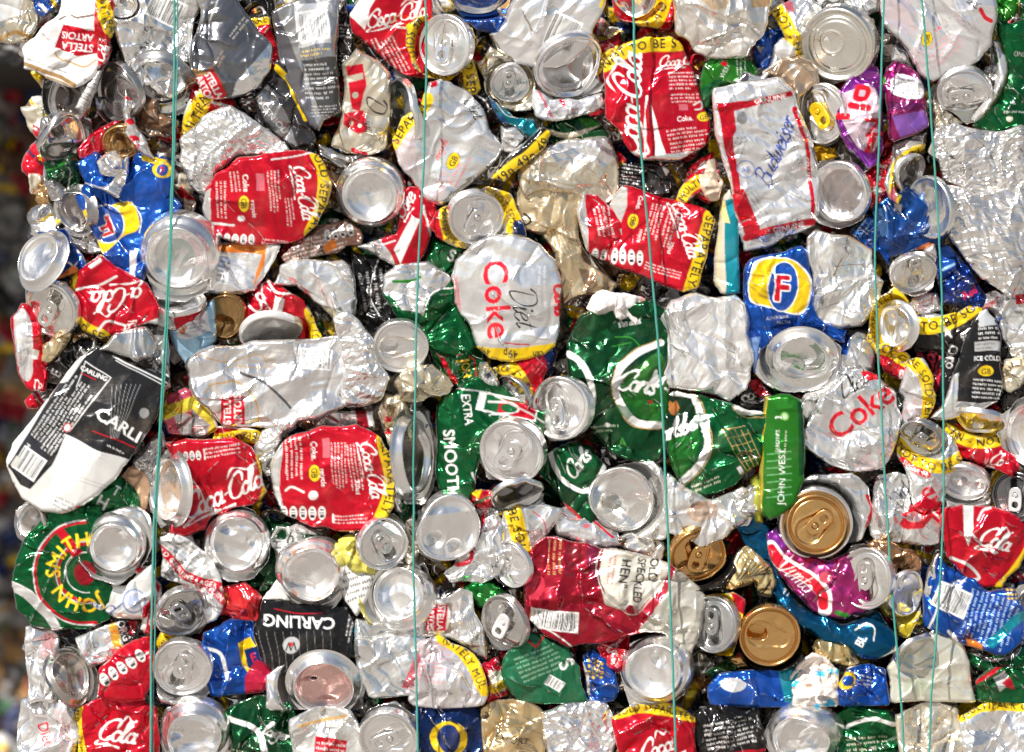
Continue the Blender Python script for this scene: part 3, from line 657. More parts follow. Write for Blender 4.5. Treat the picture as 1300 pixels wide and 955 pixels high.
can('dark rusty brown can in the gap above the round silver base, top centre left', 3, '400,186 470,200 500,190 500,240 430,260 410,240', BRN, .5, 'hard', art=lambda c: c.blot(DSL, 4, 3, 8), group=GD)
can('whole looking silver lid ringed by a yellow lettered band, top centre left', 8, '518,32 540,20 575,22 600,38 607,56 592,86 570,102 545,100 525,86 515,56', YEL, .35, 'flat', art=lambda c: (
    c.B('536,24 523,40 522,66 532,86 548,96 570,97', 13, 'BE SOLD SEPARATELY MULTI', 8.2), c.B('576,28 592,36 602,52 600,72', 12, 'CAN NOT TO', 8)),
    ends=[(564, 59, 39, 33, mk(kind='lid', rot=88, spin=-78, open=False, dent=.25))], group=GE)
can('silver base with blue and gold wall cut by the top edge, between two wires', 7, '568,-12 648,-12 642,22 630,46 606,42 588,26', BLU, .55, 'mid', art=lambda c: (c.P('568,-12 648,-12 646,10 590,14', GLD, .6), c.E(618, 34, 10, 8, 0, DBL), c.L('632,10 642,24', 4, WHT)), ends=[(606, 0, 42, 22, mk(kind='base', dent=.35))], group=GE)
can('broad silver can wall with a slanting barcode, top middle, folded at its lower edge', 8, '620,46 640,26 650,0 668,-12 774,-12 766,18 746,60 722,84 690,88 655,81 634,66', SIL, .9, 'smooth', art=lambda c: (c.bar(714, 44, 38, 44, 24), c.g(726, 8, 44, 1, 5, 3, GRY), c.g(678, 16, 12, 2, 5, 0, GRY), c.L('768,-8 762,12', 4, YEL)), group=GS, bulge=13)
can('little cream can marked 330ml with a ring tab lid, left of a big white rim', 6, '604,82 622,58 640,68 674,86 682,112 676,142 640,140 614,120', CRM, .7, 'mid', art=lambda c: (c.T('330ml', 618, 96, 6.5, 82, GRY), c.g(610, 92, 24, 2, 4, 82, GRY)), ends=[(648, 108, 26, 22, mk(kind='lid', rot=-20, spin=200, dent=.8, taboff=(.1, .15)))], group=GE)
can('white lid end pushed in like a bowl under the slanting barcode can', 7, '676,104 690,84 744,56 772,56 775,90 762,118 724,130 690,126', SIL, .8, 'smooth', ends=[(724, 88, 47, 36, mk(kind='foot', rot=-22, dent=.7, inner=(.5, .5, .48)))], group=GE)
can('pleated silver strip with rows of blue print just below the white bowl', 8, '676,110 700,127 735,127 765,118 768,134 736,148 702,157 680,148', WHT, .55, 'hard', art=lambda c: (c.g(722, 138, 70, 4, 5.5, 82-90, (.12, .15, .35)), c.L('680,112 700,150', 3, PNK), c.L('712,128 716,134', 5, RED)), group=GW)
can('red and yellow scrap of can wedged left of the tall cola can near the top', 5, '752,55 790,38 792,70 775,85 766,110 756,95', DRED, .5, 'mid', art=lambda c: c.B('756,90 768,74 786,64', 10, 'NOT TO', 6.5), group=GC)
can('silver diet can with faint red text and a yellow rim, crossed by the second wire', 8, '545,106 562,102 592,115 614,140 622,166 641,190 620,216 590,241 560,264 540,256 524,231 505,206 497,180 510,150 534,134', (.80, .80, .79), .8, 'smooth', art=lambda c: (
    c.B('499,184 512,164 530,146 542,128', 15, 'SEPARATELY', 9.5), c.C('Diet', 600, 138, 8, 60, BLK, wd=2), c.g(606, 176, 46, 4, 5.5, 38, (.35, .3, .3)), c.g(518, 200, 46, 6, 4.5, 78, PNK, .8), c.C('recycle', 560, 192, 5, -62, RED, wd=1.4), c.gb(576, 206, 8.5, -62), c.g(585, 218, 40, 2, 7, -62, RED), c.g(560, 236, 40, 3, 6, -62, PNK), c.P('545,104 556,103 556,112 548,114', RED)), group=GS, bulge=13)
can('yellow D SEP tag of can hanging between the ringed lid and the little cream can', 7, '586,88 602,74 612,112 606,122 590,118 582,104', YEL, .35, 'mid', art=lambda c: (c.P('580,96 588,88 592,118 582,116', BRN), c.B('594,78 600,118', 15, 'D SEPA', 9, rep=False)), group=GC)
can('black crumpled can mouth between the silver diet can and the blue zigzag', 6, '594,110 612,112 625,130 640,150 628,160 612,138', BLK, .5, 'hard', art=lambda c: c.L('600,118 616,130 620,142 606,148', 1.5, SIL), group=GK)
can('shiny blue zigzag fold of can wall pointing down between silver cans, top centre', 8, '620,122 640,140 655,149 678,152 687,172 680,179 666,172 652,160 636,158', TEA, .8, 'mid', art=lambda c: (c.P('622,120 634,146 650,160 640,162 622,134', (.02, .10, .25)), c.L('624,126 640,146 656,152', 1.2, WHT)), group=GB_, wear=.4)
can('silver piece with grey barcode lines under the blue zigzag', 7, '634,160 656,158 668,176 650,196 636,190', SIL, .8, 'smooth', art=lambda c: c.g(650, 174, 26, 4, 6, 10, GRY), group=GS)
can('price marked can edge printed 49p on yellow three times, with black below', 9, '622,228 640,204 664,184 689,160 699,170 692,190 656,216 642,232', BLK, .5, 'flat', art=lambda c: (c.B('630,232 652,214 672,200 700,172', 14, '49p 49p 49p ', 10.5, sx=.9, off=0), c.L('628,214 660,188 686,164', 3, SIL, .9)), group=GK)
can('dark green can with a cream arc, deep between the cream folds and big cola can', 5, '684,164 712,150 740,144 766,158 774,178 752,192 700,188', DGN, .5, 'smooth', art=lambda c: (c.L('690,166 718,172 740,168 760,158', 6, CRM), c.P('735,150 755,150 762,160 745,164', LGN)), group=GG)
can('cream and silver can folded over with a bright rolled lip, centre top', 7, '660,206 680,192 700,182 738,176 772,174 784,200 786,236 770,262 750,250 720,246 690,242 664,250', CRM, .75, 'hard', art=lambda c: (c.P('690,186 740,178 770,176 782,200 766,214 740,204 710,214', SIL, .9), c.g(712, 222, 30, 4, 5, -40, GRY)), group=GW, bulge=14)
can('beige gold can twisted at its waist with small print on its flank, upper centre', 6, '655,242 664,222 690,215 760,214 784,222 774,246 742,252 736,300 741,330 762,346 786,362 776,372 740,376 715,388 707,342 704,320 688,300 658,286', (.70, .55, .34), .75, 'hard', art=lambda c: (c.L('666,272 674,280 668,286 660,282', 3, BLK), c.g(722, 308, 24, 7, 4.5, 75, CRM), c.E(676, 300, 7, 7, 0, RED, .4), c.g(712, 236, 34, 5, 5, -35, GRY), c.P('734,340 752,344 758,362 744,372', (.25, .16, .1))), group=GD, bulge=12)
can('tilted lid gripped by two yellow lettered bands, above the large central diet can', 9, '545,290 556,270 584,250 620,238 650,248 664,280 668,302 650,298 622,300 600,316 575,314 555,302', SIL, .9, 'mid', art=lambda c: (c.P('545,290 556,270 572,262 575,314 555,302', RED, .5), c.B('570,258 566,282 572,304 584,314', 12, 'Multipack Can', 8), c.B('628,240 644,262 652,282 654,298', 17, 'NOT SEPARATE', 7), c.P('652,282 662,280 668,302 652,298', NVY)),
    ends=[(605, 279, 36, 31, mk(kind='lid', rot=-30, spin=55, open=False, dent=.4))], group=GE)

# ------------------------------------------------------------------ top right
can('can end with yellow TO BE band, cut by the top edge at the third wire', 6, '776,-12 852,-12 852,38 822,36 800,30 782,24', RED, .45, 'mid', art=lambda c: c.B('816,34 834,22 844,-8', 18, 'T TO BE SOLD', 10), ends=[(803, -2, 30, 25, mk(kind='foot', rot=20, dent=.8))], group=GE)
can('big cream silver can wall hanging from the top edge, gold folds inside its rounded foot', 9, '850,-12 976,-12 974,32 960,56 945,75 912,79 880,66 856,46', (.80, .76, .69), .8, 'hard', art=lambda c: (c.P('884,-12 926,-12 922,14 904,16 890,4', GLD, .8, .6), c.P('948,-12 976,-12 974,10 952,14', GLD, .8, .8)), group=GW, bulge=15)
can('tall red cola can, big white script climbing its left side, yellow band over its top', 8, '767,76 790,58 820,48 850,48 866,58 880,88 892,130 901,150 899,182 880,196 862,206 840,206 815,206 790,182 770,152 767,110', RED, .45, 'smooth', art=lambda c: (
    c.P('764,66 790,46 812,44 800,56 780,66', MAG), c.B('764,84 790,68 820,58 862,56', 17, 'NOT TO BE SOLD SEPARATELY', 9.5, start=0), c.coke(800, 136, 16, -88, WHT, wd=4.5), c.P('826,134 834,160 838,180 846,205 830,206 830,180', WHT, .2), c.L('812,158 818,180 822,196 806,196', 3, WHT), c.coke(862, 79, 6.5, -8, WHT), c.g(866, 104, 34, 5, 5, -3, WHT), c.g(868, 126, 34, 3, 4.5, -3, WHT), c.R(866, 138, 12, 8, -4, PNK), c.L('880,134 888,130 890,138 882,140', 2, WHT),
    c.T('Coke.', 868, 152, 7, -8, WHT), c.gb(893, 149, 7, -5), c.g(872, 170, 50, 3, 5, -8, WHT), c.g(872, 186, 44, 3, 5, -8, WHT), c.P('800,204 880,192 862,210 815,210', WHT, .8)), group=GC, bulge=13)
can('green tin can with pale upright lettering under the big cream can wall', 7, '886,118 892,82 905,74 950,76 964,92 948,112 920,110 906,118 900,136 889,140', LGN, .55, 'smooth', art=lambda c: (c.L('886,108 892,78', 4, RED), c.T('JOHN WEST', 913, 100, 6, -60, WHT, bold=0), c.g(940, 86, 20, 3, 5, -90, WHT), c.E(918, 82, 4, 3, 0, RED), c.P('886,118 910,100 930,110 890,140', GRN)), group=GG)
can('blue can sliver between the cream can wall and the yellow NOT band', 5, '956,72 972,22 992,10 1000,40 990,62 978,86 964,94', BLU, .5, 'mid', art=lambda c: (c.P('970,20 990,14 990,36 972,40', GRY), c.P('960,58 970,60 966,68', WHT)), group=GB_)
can('bent square of bare silver with a tab ring, above the striped white lager can', 8, '928,106 944,92 964,98 976,88 982,60 992,48 1012,60 1010,74 992,80 968,108 940,112', SIL, .9, 'flat', art=lambda c: (c.E(942, 101, 7, 6, 0, GRY, .7), c.P('984,50 1008,58 1004,72 980,66', WHT, .6)), group=GS)
can('silver can with a yellow strip reading NOT running down it, top right of centre', 7, '976,14 1000,2 1024,-12 1044,10 1030,40 1014,56 1024,78 1008,72 996,48 984,28', SIL, .85, 'hard', art=lambda c: (c.P('992,-2 1006,4 1008,18 996,14', PNK), c.B('984,10 996,30 1004,48 1020,74', 15, 'NOT - NVHT', 9)), group=GS)
can('large pale lid with a small round plug, lit almost white, near the fourth wire', 8, '1020,20 1050,8 1090,20 1110,60 1098,95 1060,108 1030,92 1016,60', (.82, .80, .72), .8, 'mid', ends=[(1060, 60, 49, 43, mk(kind='plug', rot=50, spin=-20, col=(.84, .82, .74), dent=.3))], group=GE)
can('bright silver crumpled can leaning between the pale plug lid and the fourth wire', 7, '1086,22 1110,24 1114,60 1110,84 1098,92 1098,50', SIL, .9, 'hard', group=GS)
can('silver white can cut by the top edge above the pale plug lid', 6, '1030,-12 1118,-12 1114,14 1090,26 1050,20 1038,6', SIL, .85, 'mid', group=GS)
can('copper beige crumpled cap with a rivet dimple over the yellow tab lid', 8, '966,94 988,76 1015,71 1037,88 1040,106 1022,118 1011,138 1004,118 988,102', (.68, .50, .34), .85, 'smooth', art=lambda c: (c.E(1005, 85, 4.5, 4.5, 0, WHT, .8), c.L('966,94 990,80', 2, WHT)), group=GD, bulge=14)
can('silver lid carrying a bright yellow pull tab, pressed against the white lager can', 7, '1006,112 1030,104 1060,108 1070,140 1066,178 1046,188 1016,172 1004,140', (.7, .7, .68), .9, 'mid', ends=[(1039, 146, 38, 32, mk(kind='lid', rot=70, spin=-110, tabcol=YEL, open=False, dent=.5, taboff=(0, -.05)))], group=GE)
can('orange yellow strip of can squeezed below the yellow tab lid', 5, '1026,186 1040,184 1062,188 1062,200 1040,208 1028,200', (.85, .50, .02), .5, 'hard', group=GD)
can('white lager can with red striped border, GENUINE across its top and foot, blue slanting script', 9, '902,114 940,107 990,99 1006,118 1020,152 1035,200 1038,258 1036,288 1025,292 1000,300 945,322 938,300 925,240 905,170', (.84, .84, .84), .75, 'hard', art=lambda c: (c.blot((.35, .4, .55), 10, 2, 5, .5, .5),
    c.P('908,134 946,131 1000,118 1003,124 948,140 930,144 932,168 920,200 914,170', RED), c.T('GENUINE', 975, 128, 6.5, -12, WHT, bold=1, sx=1.1), c.P('912,136 922,136 940,250 960,300 946,304 930,240 914,170', RED), c.P('926,250 942,240 964,290 958,298 944,300', RED), c.L('946,302 980,292 1030,282', 9, RED), c.T('GENUINE', 1000, 289, 6.5, -11, WHT, sx=1.1), c.L('1006,140 1022,190 1028,240 1030,270', 5, RED), c.T('GENUINE', 1024, 216, 6, 80, WHT),
    c.C('Budweiser', 984, 196, 11.5, -69, (.05, .08, .28), wd=3), c.E(945, 216, 12, 12, 0, (.3, .35, .55), .5), c.E(945, 216, 10, 10, 0, SIL, .7), c.T('AB', 945, 216, 8, -10, (.1, .15, .4)), c.E(940, 152, 7, 8, 0, GRY, .5, .7), c.g(935, 184, 26, 4, 6, -72, GRY), c.g(960, 264, 40, 3, 5, 50, GRY), c.g(1006, 186, 50, 2, 4, 70, GRY)), group=GW, bulge=14)
can('red and cream crushed can glimpsed left of the striped white lager can', 6, '868,222 890,200 905,190 912,222 918,240 900,262 884,250', RED, .4, 'hard', art=lambda c: (c.P('888,210 906,200 912,232 900,240', CRM), c.L('878,222 896,206', 3, WHT)), group=GC)
can('black small print can in shade under the tall cola can, beside the third wire', 5, '778,248 790,206 822,204 850,214 856,242 846,258 808,252', BLK, .5, 'mid', art=lambda c: (c.g(798, 226, 28, 8, 4.5, 10, WHT), c.P('818,214 840,212 850,240 836,252', (.05, .05, .05)), c.P('838,206 850,214 846,224', WHT)), group=GK)
can('pink faded cola fragment with pill shaped nutrition marks, left part by the beige can', 7, '732,268 741,247 757,247 776,264 792,280 802,310 795,334 765,331 744,320', SIL, .7, 'mid', art=lambda c: (c.P('742,246 764,250 792,282 802,334 765,332 748,322', RED, .45), c.g(766, 282, 36, 4, 6, 80, WHT), c.ic(776, 324, 5, 10, 4, 6), c.P('786,292 796,290 800,304 790,306', WHT, .7)), group=GC)
can('cola can flattened askew across the third wire, SEPARATELY MULTIPACK down its right edge', 8, '774,262 792,236 812,240 860,255 900,268 906,280 896,330 886,366 868,373 840,363 800,346 772,336 780,300', RED, .45, 'smooth', art=lambda c: (
    c.P('774,262 788,238 796,240 796,262 788,284', WHT, .8), c.B('901,276 893,306 884,340 874,374', 15, 'SEPARATELY MULTIPACK', 9.5, start=1), c.coke(868, 292, 9, 72, WHT), c.gb(803, 281, 7.5, 102), c.T('Coke.', 811, 258, 6, 105, WHT), c.T('recycle', 813, 300, 5, 105, WHT), c.g(830, 284, 46, 4, 5, 105, WHT), c.g(848, 290, 50, 3, 4.5, 105, WHT), c.T('330ml', 850, 316, 5, 105, WHT), c.ic(796, 327, 4, 10, 5, 8), c.g(840, 344, 46, 3, 4, 18, WHT)), group=GC, bulge=13)
can('red piece with a yellow MULT curl caught between the cola can and the teal tin', 8, '856,256 868,232 890,214 912,216 914,240 900,254 884,248 868,262', RED, .45, 'mid', art=lambda c: (c.B('862,258 872,242 888,230', 13, 'MULTI', 7.5), c.P('872,254 890,244 902,256 880,262', DSL, .9)), group=GC)
can('crumpled beige scrap of label resting at the top of the teal tin', 9, '886,220 904,214 918,232 911,258 896,254 888,240', (.70, .56, .42), .3, 'hard', name='label_scrap', cat='scrap', group=GD)
can('upright teal and cream sided tin, left of the blue lager can with the yellow roundel', 8, '905,346 908,300 914,252 926,240 936,270 938,374 914,374 906,362', CRM, .4, 'flat', art=lambda c: (c.P('918,256 940,250 940,376 921,376', TEA, .6), c.P('910,256 920,256 926,286 918,284', (.7, .6, .25), .4), c.g(912, 330, 60, 1, 5, 92, OLV)), group=GB_, tilt=(.35, 0))
can('blue lager can, yellow roundel with an upright red letter F, right of the teal tin', 9, '942,346 950,328 990,321 1016,312 1026,326 1031,370 1036,404 1074,418 1070,436 1030,424 985,430 965,446 956,476 948,440 940,400', BLU, .6, 'hard', art=lambda c: (
    c.P('948,360 955,336 975,328 1000,328 1020,342 1028,364 1022,392 1010,400 985,394 952,384', WHT, .3, smooth=True), c.P('950,360 957,338 976,330 1000,330 1018,344 1026,364 1020,390 1008,398 985,392 954,382', YEL, .45, smooth=True), c.E(992, 364, 20, 32, 6, WHT, .2), c.E(992, 364, 18.5, 30.5, 6, BLU, .5), c.TO('F', 990, 366, 31, 4, RED, o=1.8, sx=1.05), c.T('AUSTRALIAN', 985, 403, 4, -5, WHT, bold=0), c.T('NECTAR', 993, 409, 4, -5, WHT, bold=0), c.P('950,430 964,428 956,470 948,460', (.2, .35, .7))), group=GB_, bulge=13)
can('puffy white silver can like a cushion with one faint text line, beneath the third wire', 9, '820,430 828,402 850,380 880,371 930,375 946,386 949,430 956,460 950,482 936,502 926,512 880,499 846,492 825,470', (.84, .83, .81), .6, 'hard', art=lambda c: (c.g(908, 426, 46, 1, 4.5, 6, (.5, .4, .35), .7), c.L('922,446 932,450 930,464', 1.2, BLK)), group=GW, bulge=16)
can('oval silver base pushed out below the upright F can', 9, '954,462 964,441 990,425 1020,417 1050,424 1066,440 1066,472 1050,491 1020,498 984,496 960,482', SIL, .95, 'mid', ends=[(1016, 459, 44, 35, mk(kind='base', rot=8, dent=.6, rust=.3))], group=GE)
# ------------------------------------------------------------------ middle left
can('broad cola can at upper left, tiny white print rows, yellow band on its right', 9, '257,266 262,240 276,222 304,201 345,193 382,191 406,198 419,222 421,246 411,276 396,296 370,309 330,314 290,309 266,292', RED, .45, 'smooth', art=lambda c: (
    c.P('256,250 270,240 268,300 256,280', WHT, .8), c.B('404,198 413,222 411,255 396,298', 15, 'OLD SEPARATELY', 9.5, start=0), c.coke(386, 245, 8.5, 80, WHT), c.T('Coke', 315, 234, 8, 88, WHT), c.gb(312, 260, 8, 92), c.T('recycle', 325, 266, 6, 84, WHT), c.g(300, 232, 24, 3, 5, 84, WHT), c.R(333, 233, 10, 22, 0, PNK), c.g(350, 244, 50, 4, 4.2, 86, WHT), c.g(370, 270, 34, 3, 4.2, 84, WHT), c.g(283, 254, 44, 3, 5, 88, WHT), c.L('270,284 298,286', 3.5, WHT), c.ic(300, 304, 5, 10, 3, 5), c.g(352, 309, 36, 2, 4, 6, WHT), c.L('346,205 400,196', 2, WHT), c.E(308, 278, 5, 4, 0, WHT)), group=GC, bulge=14)
can('round silver base resting high between two cola cans, upper centre left', 10, None, ends=[(470, 249, 43, 42, mk(kind='base', rot=20, dent=.22, up=0))], group=GE)
can('red cola can with white ribbon, behind and right of the round silver base', 7, '452,312 482,304 505,296 510,246 534,238 554,262 551,290 540,326 522,340 503,341 478,325', RED, .45, 'smooth', art=lambda c: (c.P('452,312 482,304 496,322 504,342 478,328', SIL, .9), c.P('500,318 524,276 534,280 520,310 508,336', WHT, .3), c.coke(514, 262, 9, -60, WHT, 'Coke'), c.L('466,308 484,312 502,306', 2, WHT), c.L('538,262 546,300', 3, WHT)), group=GC)
can('brown patterned strip of can with grey pill shaped marks, left of the round silver base', 6, '356,326 384,302 405,285 440,276 457,290 463,302 456,312 430,322 400,326 362,336', (.36, .20, .15), .5, 'hard', art=lambda c: (c.g(404, 312, 90, 5, 5, -16, WHT), c.ic(430, 296, 4, 10, -14, 6), c.P('410,312 424,302 428,314 414,322', ORG)), group=GD)
can('silver can framed in orange with slanting small print, under the whole cola can', 7, '278,309 356,311 350,330 336,352 325,369 300,375 262,371 264,340', SIL, .85, 'smooth', art=lambda c: (c.P('278,309 346,312 330,352 322,366 326,348 334,324 280,320', ORG, .4), c.g(302, 342, 46, 7, 6, 10, (.15, .15, .18)), c.P('340,312 356,311 338,350 334,350', WHT, .5)), group=GW)
can('smooth silver white can folded in an arch, to the right of the orange framed one', 7, '348,362 356,338 372,329 395,328 436,330 451,350 454,386 450,408 425,408 402,386 375,364', (.82, .82, .80), .8, 'mid', art=lambda c: c.L('374,352 394,352 420,346 432,350 430,366', 1.6, DSL), group=GS, bulge=14)
can('cola can half hidden by its own white rim, with a small yellow TO tag', 6, '302,424 310,390 325,366 340,354 356,362 386,380 398,400 410,428 400,442 305,442', RED, .45, 'mid', art=lambda c: (c.coke(325, 386, 11, -62, WHT, 'Co'), c.P('350,376 362,380 358,400 346,398', WHT, .3), c.B('396,396 401,414 402,442', 15, '- I TO BE', 8), c.L('340,356 352,372 384,374', 2.5, WHT), c.L('334,360 334,380 345,395', 2, WHT)), ends=[(346, 427, 42, 24, mk(kind='foot', rot=-5, dent=.5, inner=(.8, .79, .77), col=WHT, met=.5))], group=GC)
can('wide silver lager can wall with a sideways red badge, centre left, flattened and creased', 8, '236,462 245,448 270,438 300,440 350,431 400,430 442,424 447,470 432,500 440,515 425,524 380,536 370,546 330,543 285,541 264,521 240,492', (.82, .81, .80), .7, 'mid', art=lambda c: (
    c.L('262,500 268,490 282,486 300,484 316,494 326,510 330,530 326,542', 2, GLD, .7), c.E(276, 508, 10, 18, 0, (.5, .42, .35), .5, .6), c.R(297, 520, 30, 36, 0, RED, .4), c.T('STELLA', 290, 520, 9.5, -90, WHT, sx=.95), c.T('ARTOIS', 303, 520, 9.5, -90, WHT, sx=.95), c.L('306,474 330,482 352,498 370,518', 3.5, GRY, .6), c.bar(400, 456, 44, 26, 4, (.8, .8, .78), ink=GRY), c.L('254,450 290,460 330,450 338,466 300,466', 1.5, GLD, .7), c.R(344, 460, 14, 20, 5, (.6, .5, .4), .6, .6), c.g(360, 448, 40, 2, 5, 4, (.5, .4, .3)), c.g(318, 518, 20, 2, 5, -90, GRY)), group=GW, bulge=12)
can('foil like crumpled tail of a can, right end of the wide silver lager wall', 9, '424,402 440,396 456,405 475,430 481,460 496,480 487,505 466,516 440,518 432,500 440,470 430,430', (.84, .83, .81), .85, 'foil', name='foil_sheet', cat='foil', group=GF)
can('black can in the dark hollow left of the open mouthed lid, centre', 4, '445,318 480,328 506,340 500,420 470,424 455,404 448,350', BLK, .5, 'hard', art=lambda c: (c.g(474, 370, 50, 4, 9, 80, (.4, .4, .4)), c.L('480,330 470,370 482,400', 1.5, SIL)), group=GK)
can('coppery gold can base crumpled in shadow left of the split cola can', 6, '262,376 290,371 314,390 309,410 300,430 275,432 260,404', DGL, .9, 'mid', ends=[(284, 402, 28, 24, mk(kind='foot', rot=60, col=DGL, dent=1.1, fold=(-10, .3, .4)))], group=GD)
can('open tabless lid just right of the foil tail, half of it in shadow', 8, '478,432 500,408 530,412 545,440 535,468 505,474 482,458', (.7, .7, .68), .9, 'mid', ends=[(509, 441, 35, 33, mk(kind='lid', rot=0, spin=-95, dent=.4, tab=False))], group=GE)
can('tilted silver base at the left edge with a navy and white wall behind it', 8, '30,330 60,292 84,290 104,322 120,345 90,352 55,368 28,362', BLU, .5, 'mid', art=lambda c: (c.P('66,360 96,336 112,352 90,356', ORG, .4), c.C('Ur', 96, 328, 12, -55, WHT, wd=3.5) if 0 else c.T('UT', 97, 326, 15, -60, WHT), c.P('82,290 90,300 104,330 96,338 80,310', DBL)), ends=[(50, 327, 42, 28, mk(kind='base', rot=-58, dent=.3, face=-1))], group=GE)
can('cola can upside down with the wide white script, yellow band down its left side', 9, '88,392 90,352 110,335 130,322 150,336 170,350 192,362 206,390 203,412 175,416 148,424 130,431 104,420', RED, .45, 'smooth', art=lambda c: (
    c.B('94,342 89,372 94,400 112,418 132,428', 15, 'TO BE SOLD SEPARATELY', 9, start=1), c.coke(152, 377, 12.5, 174, WHT, 'a-Cola', 3.6), c.L('100,368 130,362 152,352', 3, WHT), c.L('118,340 130,332', 4, WHT), c.g(120, 330, 24, 2, 5, -30, WHT), c.L('128,420 140,408 160,412', 3, WHT), c.coke(168, 416, 6, 178, WHT, 'Col'), c.P('182,412 206,402 206,414 190,418', WHT, .3)), group=GC, bulge=13)
can('biggest round base at left, a glassy dish with straight glints, crossed by the first wire', 10, '184,300 196,284 232,276 262,288 280,318 278,350 262,372 235,384 200,380 182,340', SIL, .95, 'mid', ends=[(227, 329, 50, 46, mk(kind='base', rot=20, dent=.3, up=10))], group=GE)
can('upside down silver base and red neck under the biggest round base', 7, '192,382 210,376 240,372 262,384 262,398 240,412 222,420 200,414', SIL, .9, 'smooth', art=lambda c: (c.P('222,404 262,390 262,400 224,422', RED), c.P('188,408 214,404 212,418 190,418', WHT, .3)), ends=[(232, 382, 32, 14, mk(kind='foot', rot=-6, dent=.4, face=-1))], group=GE)
can('pale blue and white can wall in the gap left of the silver framed one', 6, '213,420 240,400 262,388 272,376 276,430 262,448 240,470 224,446', LBL, .4, 'smooth', art=lambda c: (c.P('226,408 262,390 268,420 240,432 226,428', (.75, .75, .78), .4), c.P('228,420 240,412 236,424', ORG), c.g(246, 416, 30, 3, 5, -10, (.3, .25, .25))), group=GB_)
can('cola can with a big white oval patch at the left edge under the cream lid', 6, '17,406 24,386 36,384 50,404 58,440 64,478 58,500 36,496 22,472', RED, .45, 'smooth', art=lambda c: (c.P('20,402 32,392 42,420 44,470 34,484 24,460', SIL, .8, smooth=True), c.R(47, 450, 7, 12, 10, WHT), c.coke(48, 492, 5, -30, WHT, 'Co')), group=GC, bulge=13)
can('cream lid torn open with its square tab dangling inside, left of the upside down script', 8, '34,364 60,356 88,358 94,380 92,412 74,430 48,424 36,400', (.82, .80, .74), .85, 'smooth', ends=[(64, 394, 38, 28, mk(kind='lid', rot=62, spin=-30, dent=.7, col=(.8, .78, .73), taboff=(.05, -.02)))], group=GE)
can('twisted gold can strip hanging below the torn cream lid', 8, '55,440 72,424 90,408 94,424 80,448 62,462 52,458', (.78, .64, .38), .85, 'hard', group=GD)
can('crumpled bright bits of silver and gold can left of the grey folded cap', 6, '92,426 106,420 124,430 122,456 100,458 88,446', SIL, .9, 'foil', art=lambda c: c.blot(GLD, 4, 3, 7, .8), group=GD)
can('black can with one white letter under the gold strip, far left', 6, '55,470 78,446 112,428 134,434 104,484 84,492 64,486', BLK, .45, 'mid', art=lambda c: c.T('E', 72, 474, 13, -55, WHT), group=GK)
can('grey silver cap folded over at the top corner of the black lager can', 10, '126,444 148,424 168,416 190,415 202,436 196,456 176,462 160,452', (.6, .6, .59), .9, 'smooth', group=GS, bulge=13)
can('white can shoulder printed 4.9 next to the leftmost wire', 8, '184,420 204,414 216,440 218,490 208,500 196,478 184,458', (.5, .5, .5), .8, 'mid', art=lambda c: (c.T('4.9', 199, 462, 12, 10, BLK), c.g(198, 440, 26, 1, 4, 50, GRY)), group=GW)
can('huge black and white lager can slanting at the left edge, with barcode', 10, '10,584 22,560 50,524 76,488 104,452 126,440 152,450 196,470 220,480 206,520 192,550 170,580 150,608 128,630 88,652 56,648 32,632 14,598', (.80, .79, .76), .35, 'flat', art=lambda c: (
    c.P('13,590 66,520 88,486 118,444 128,434 224,478 206,520 190,556 168,584 132,572 88,552 70,590 42,620 30,614', BLK, .35), c.P('76,488 66,486 12,570 8,590 14,592', WHT, .3), c.P('96,484 78,488 18,584 14,590 40,618', (.03, .03, .035), .4), c.L('100,492 112,459 143,480 92,548', 1.2, WHT, smooth=False), c.T('CARLING', 122, 474, 6, 26, WHT, sx=1.05), c.L('106,474 124,482', 1.2, RED), c.g(84, 524, 92, 8, 5, -56, WHT), c.E(89, 543, 5.5, 6, 20, RED), c.E(89, 543, 4, 4.5, 20, WHT), c.T('568ml', 36, 572, 6, -58, WHT), c.g(70, 562, 26, 4, 4.5, -56, WHT),
    c.bar(41, 588, 34, 32, 33), c.R(24, 586, 8, 14, 34, (.6, .6, .55)), c.T('CARLING', 170, 548, 15, 31, WHT, bold=1, sx=1.15), c.L('122,546 176,568', 1.3, RED), c.g(150, 570, 22, 1, 5, 30, WHT), [c.L([(146+i*6, 488), (144+i*1.5, 556)], .6, (.6, .6, .6), alpha=.6) for i in range(7)], c.L('146,453 218,488', 1.6, WHT), c.L('150,458 216,492', 1, WHT), c.E(186, 524, 6, 6, 0, (.3, .3, .3)),
    c.L('78,594 110,606 140,616', .8, (.45, .42, .4)), c.L('76,598 108,610 138,620', .8, (.45, .42, .4)), c.g(86, 640, 26, 3, 5, 24, BLK), c.g(132, 578, 20, 2, 5, 22, (.4, .4, .4)), c.E(103, 642, 4, 2, -20, RED)), group=GK, bulge=12, tilt=(.05, .08))
can('yellow can with a pink red top edge between the first wire and the sideways badge', 6, '212,500 236,491 262,506 278,545 262,556 215,552 204,530', (.78, .62, .05), .35, 'smooth', art=lambda c: (c.P('210,498 234,488 250,502 214,514', (.75, .12, .18)), c.P('206,534 246,520 268,540 262,556 208,552', DSL, .8), c.P('204,536 222,528 230,552 208,556', (.6, .1, .15)), c.L('256,500 272,530 280,552', 4, SIL)), group=GW)
can('grey small print and silver can edge behind the oval base, by the black lager can', 6, '168,586 190,560 205,540 212,560 200,600 190,632 176,612', DSL, .8, 'hard', art=lambda c: (c.g(186, 590, 50, 4, 5, -62, BLK), c.P('170,600 184,596 186,626 174,612', (.3, .3, .3))), group=GS)
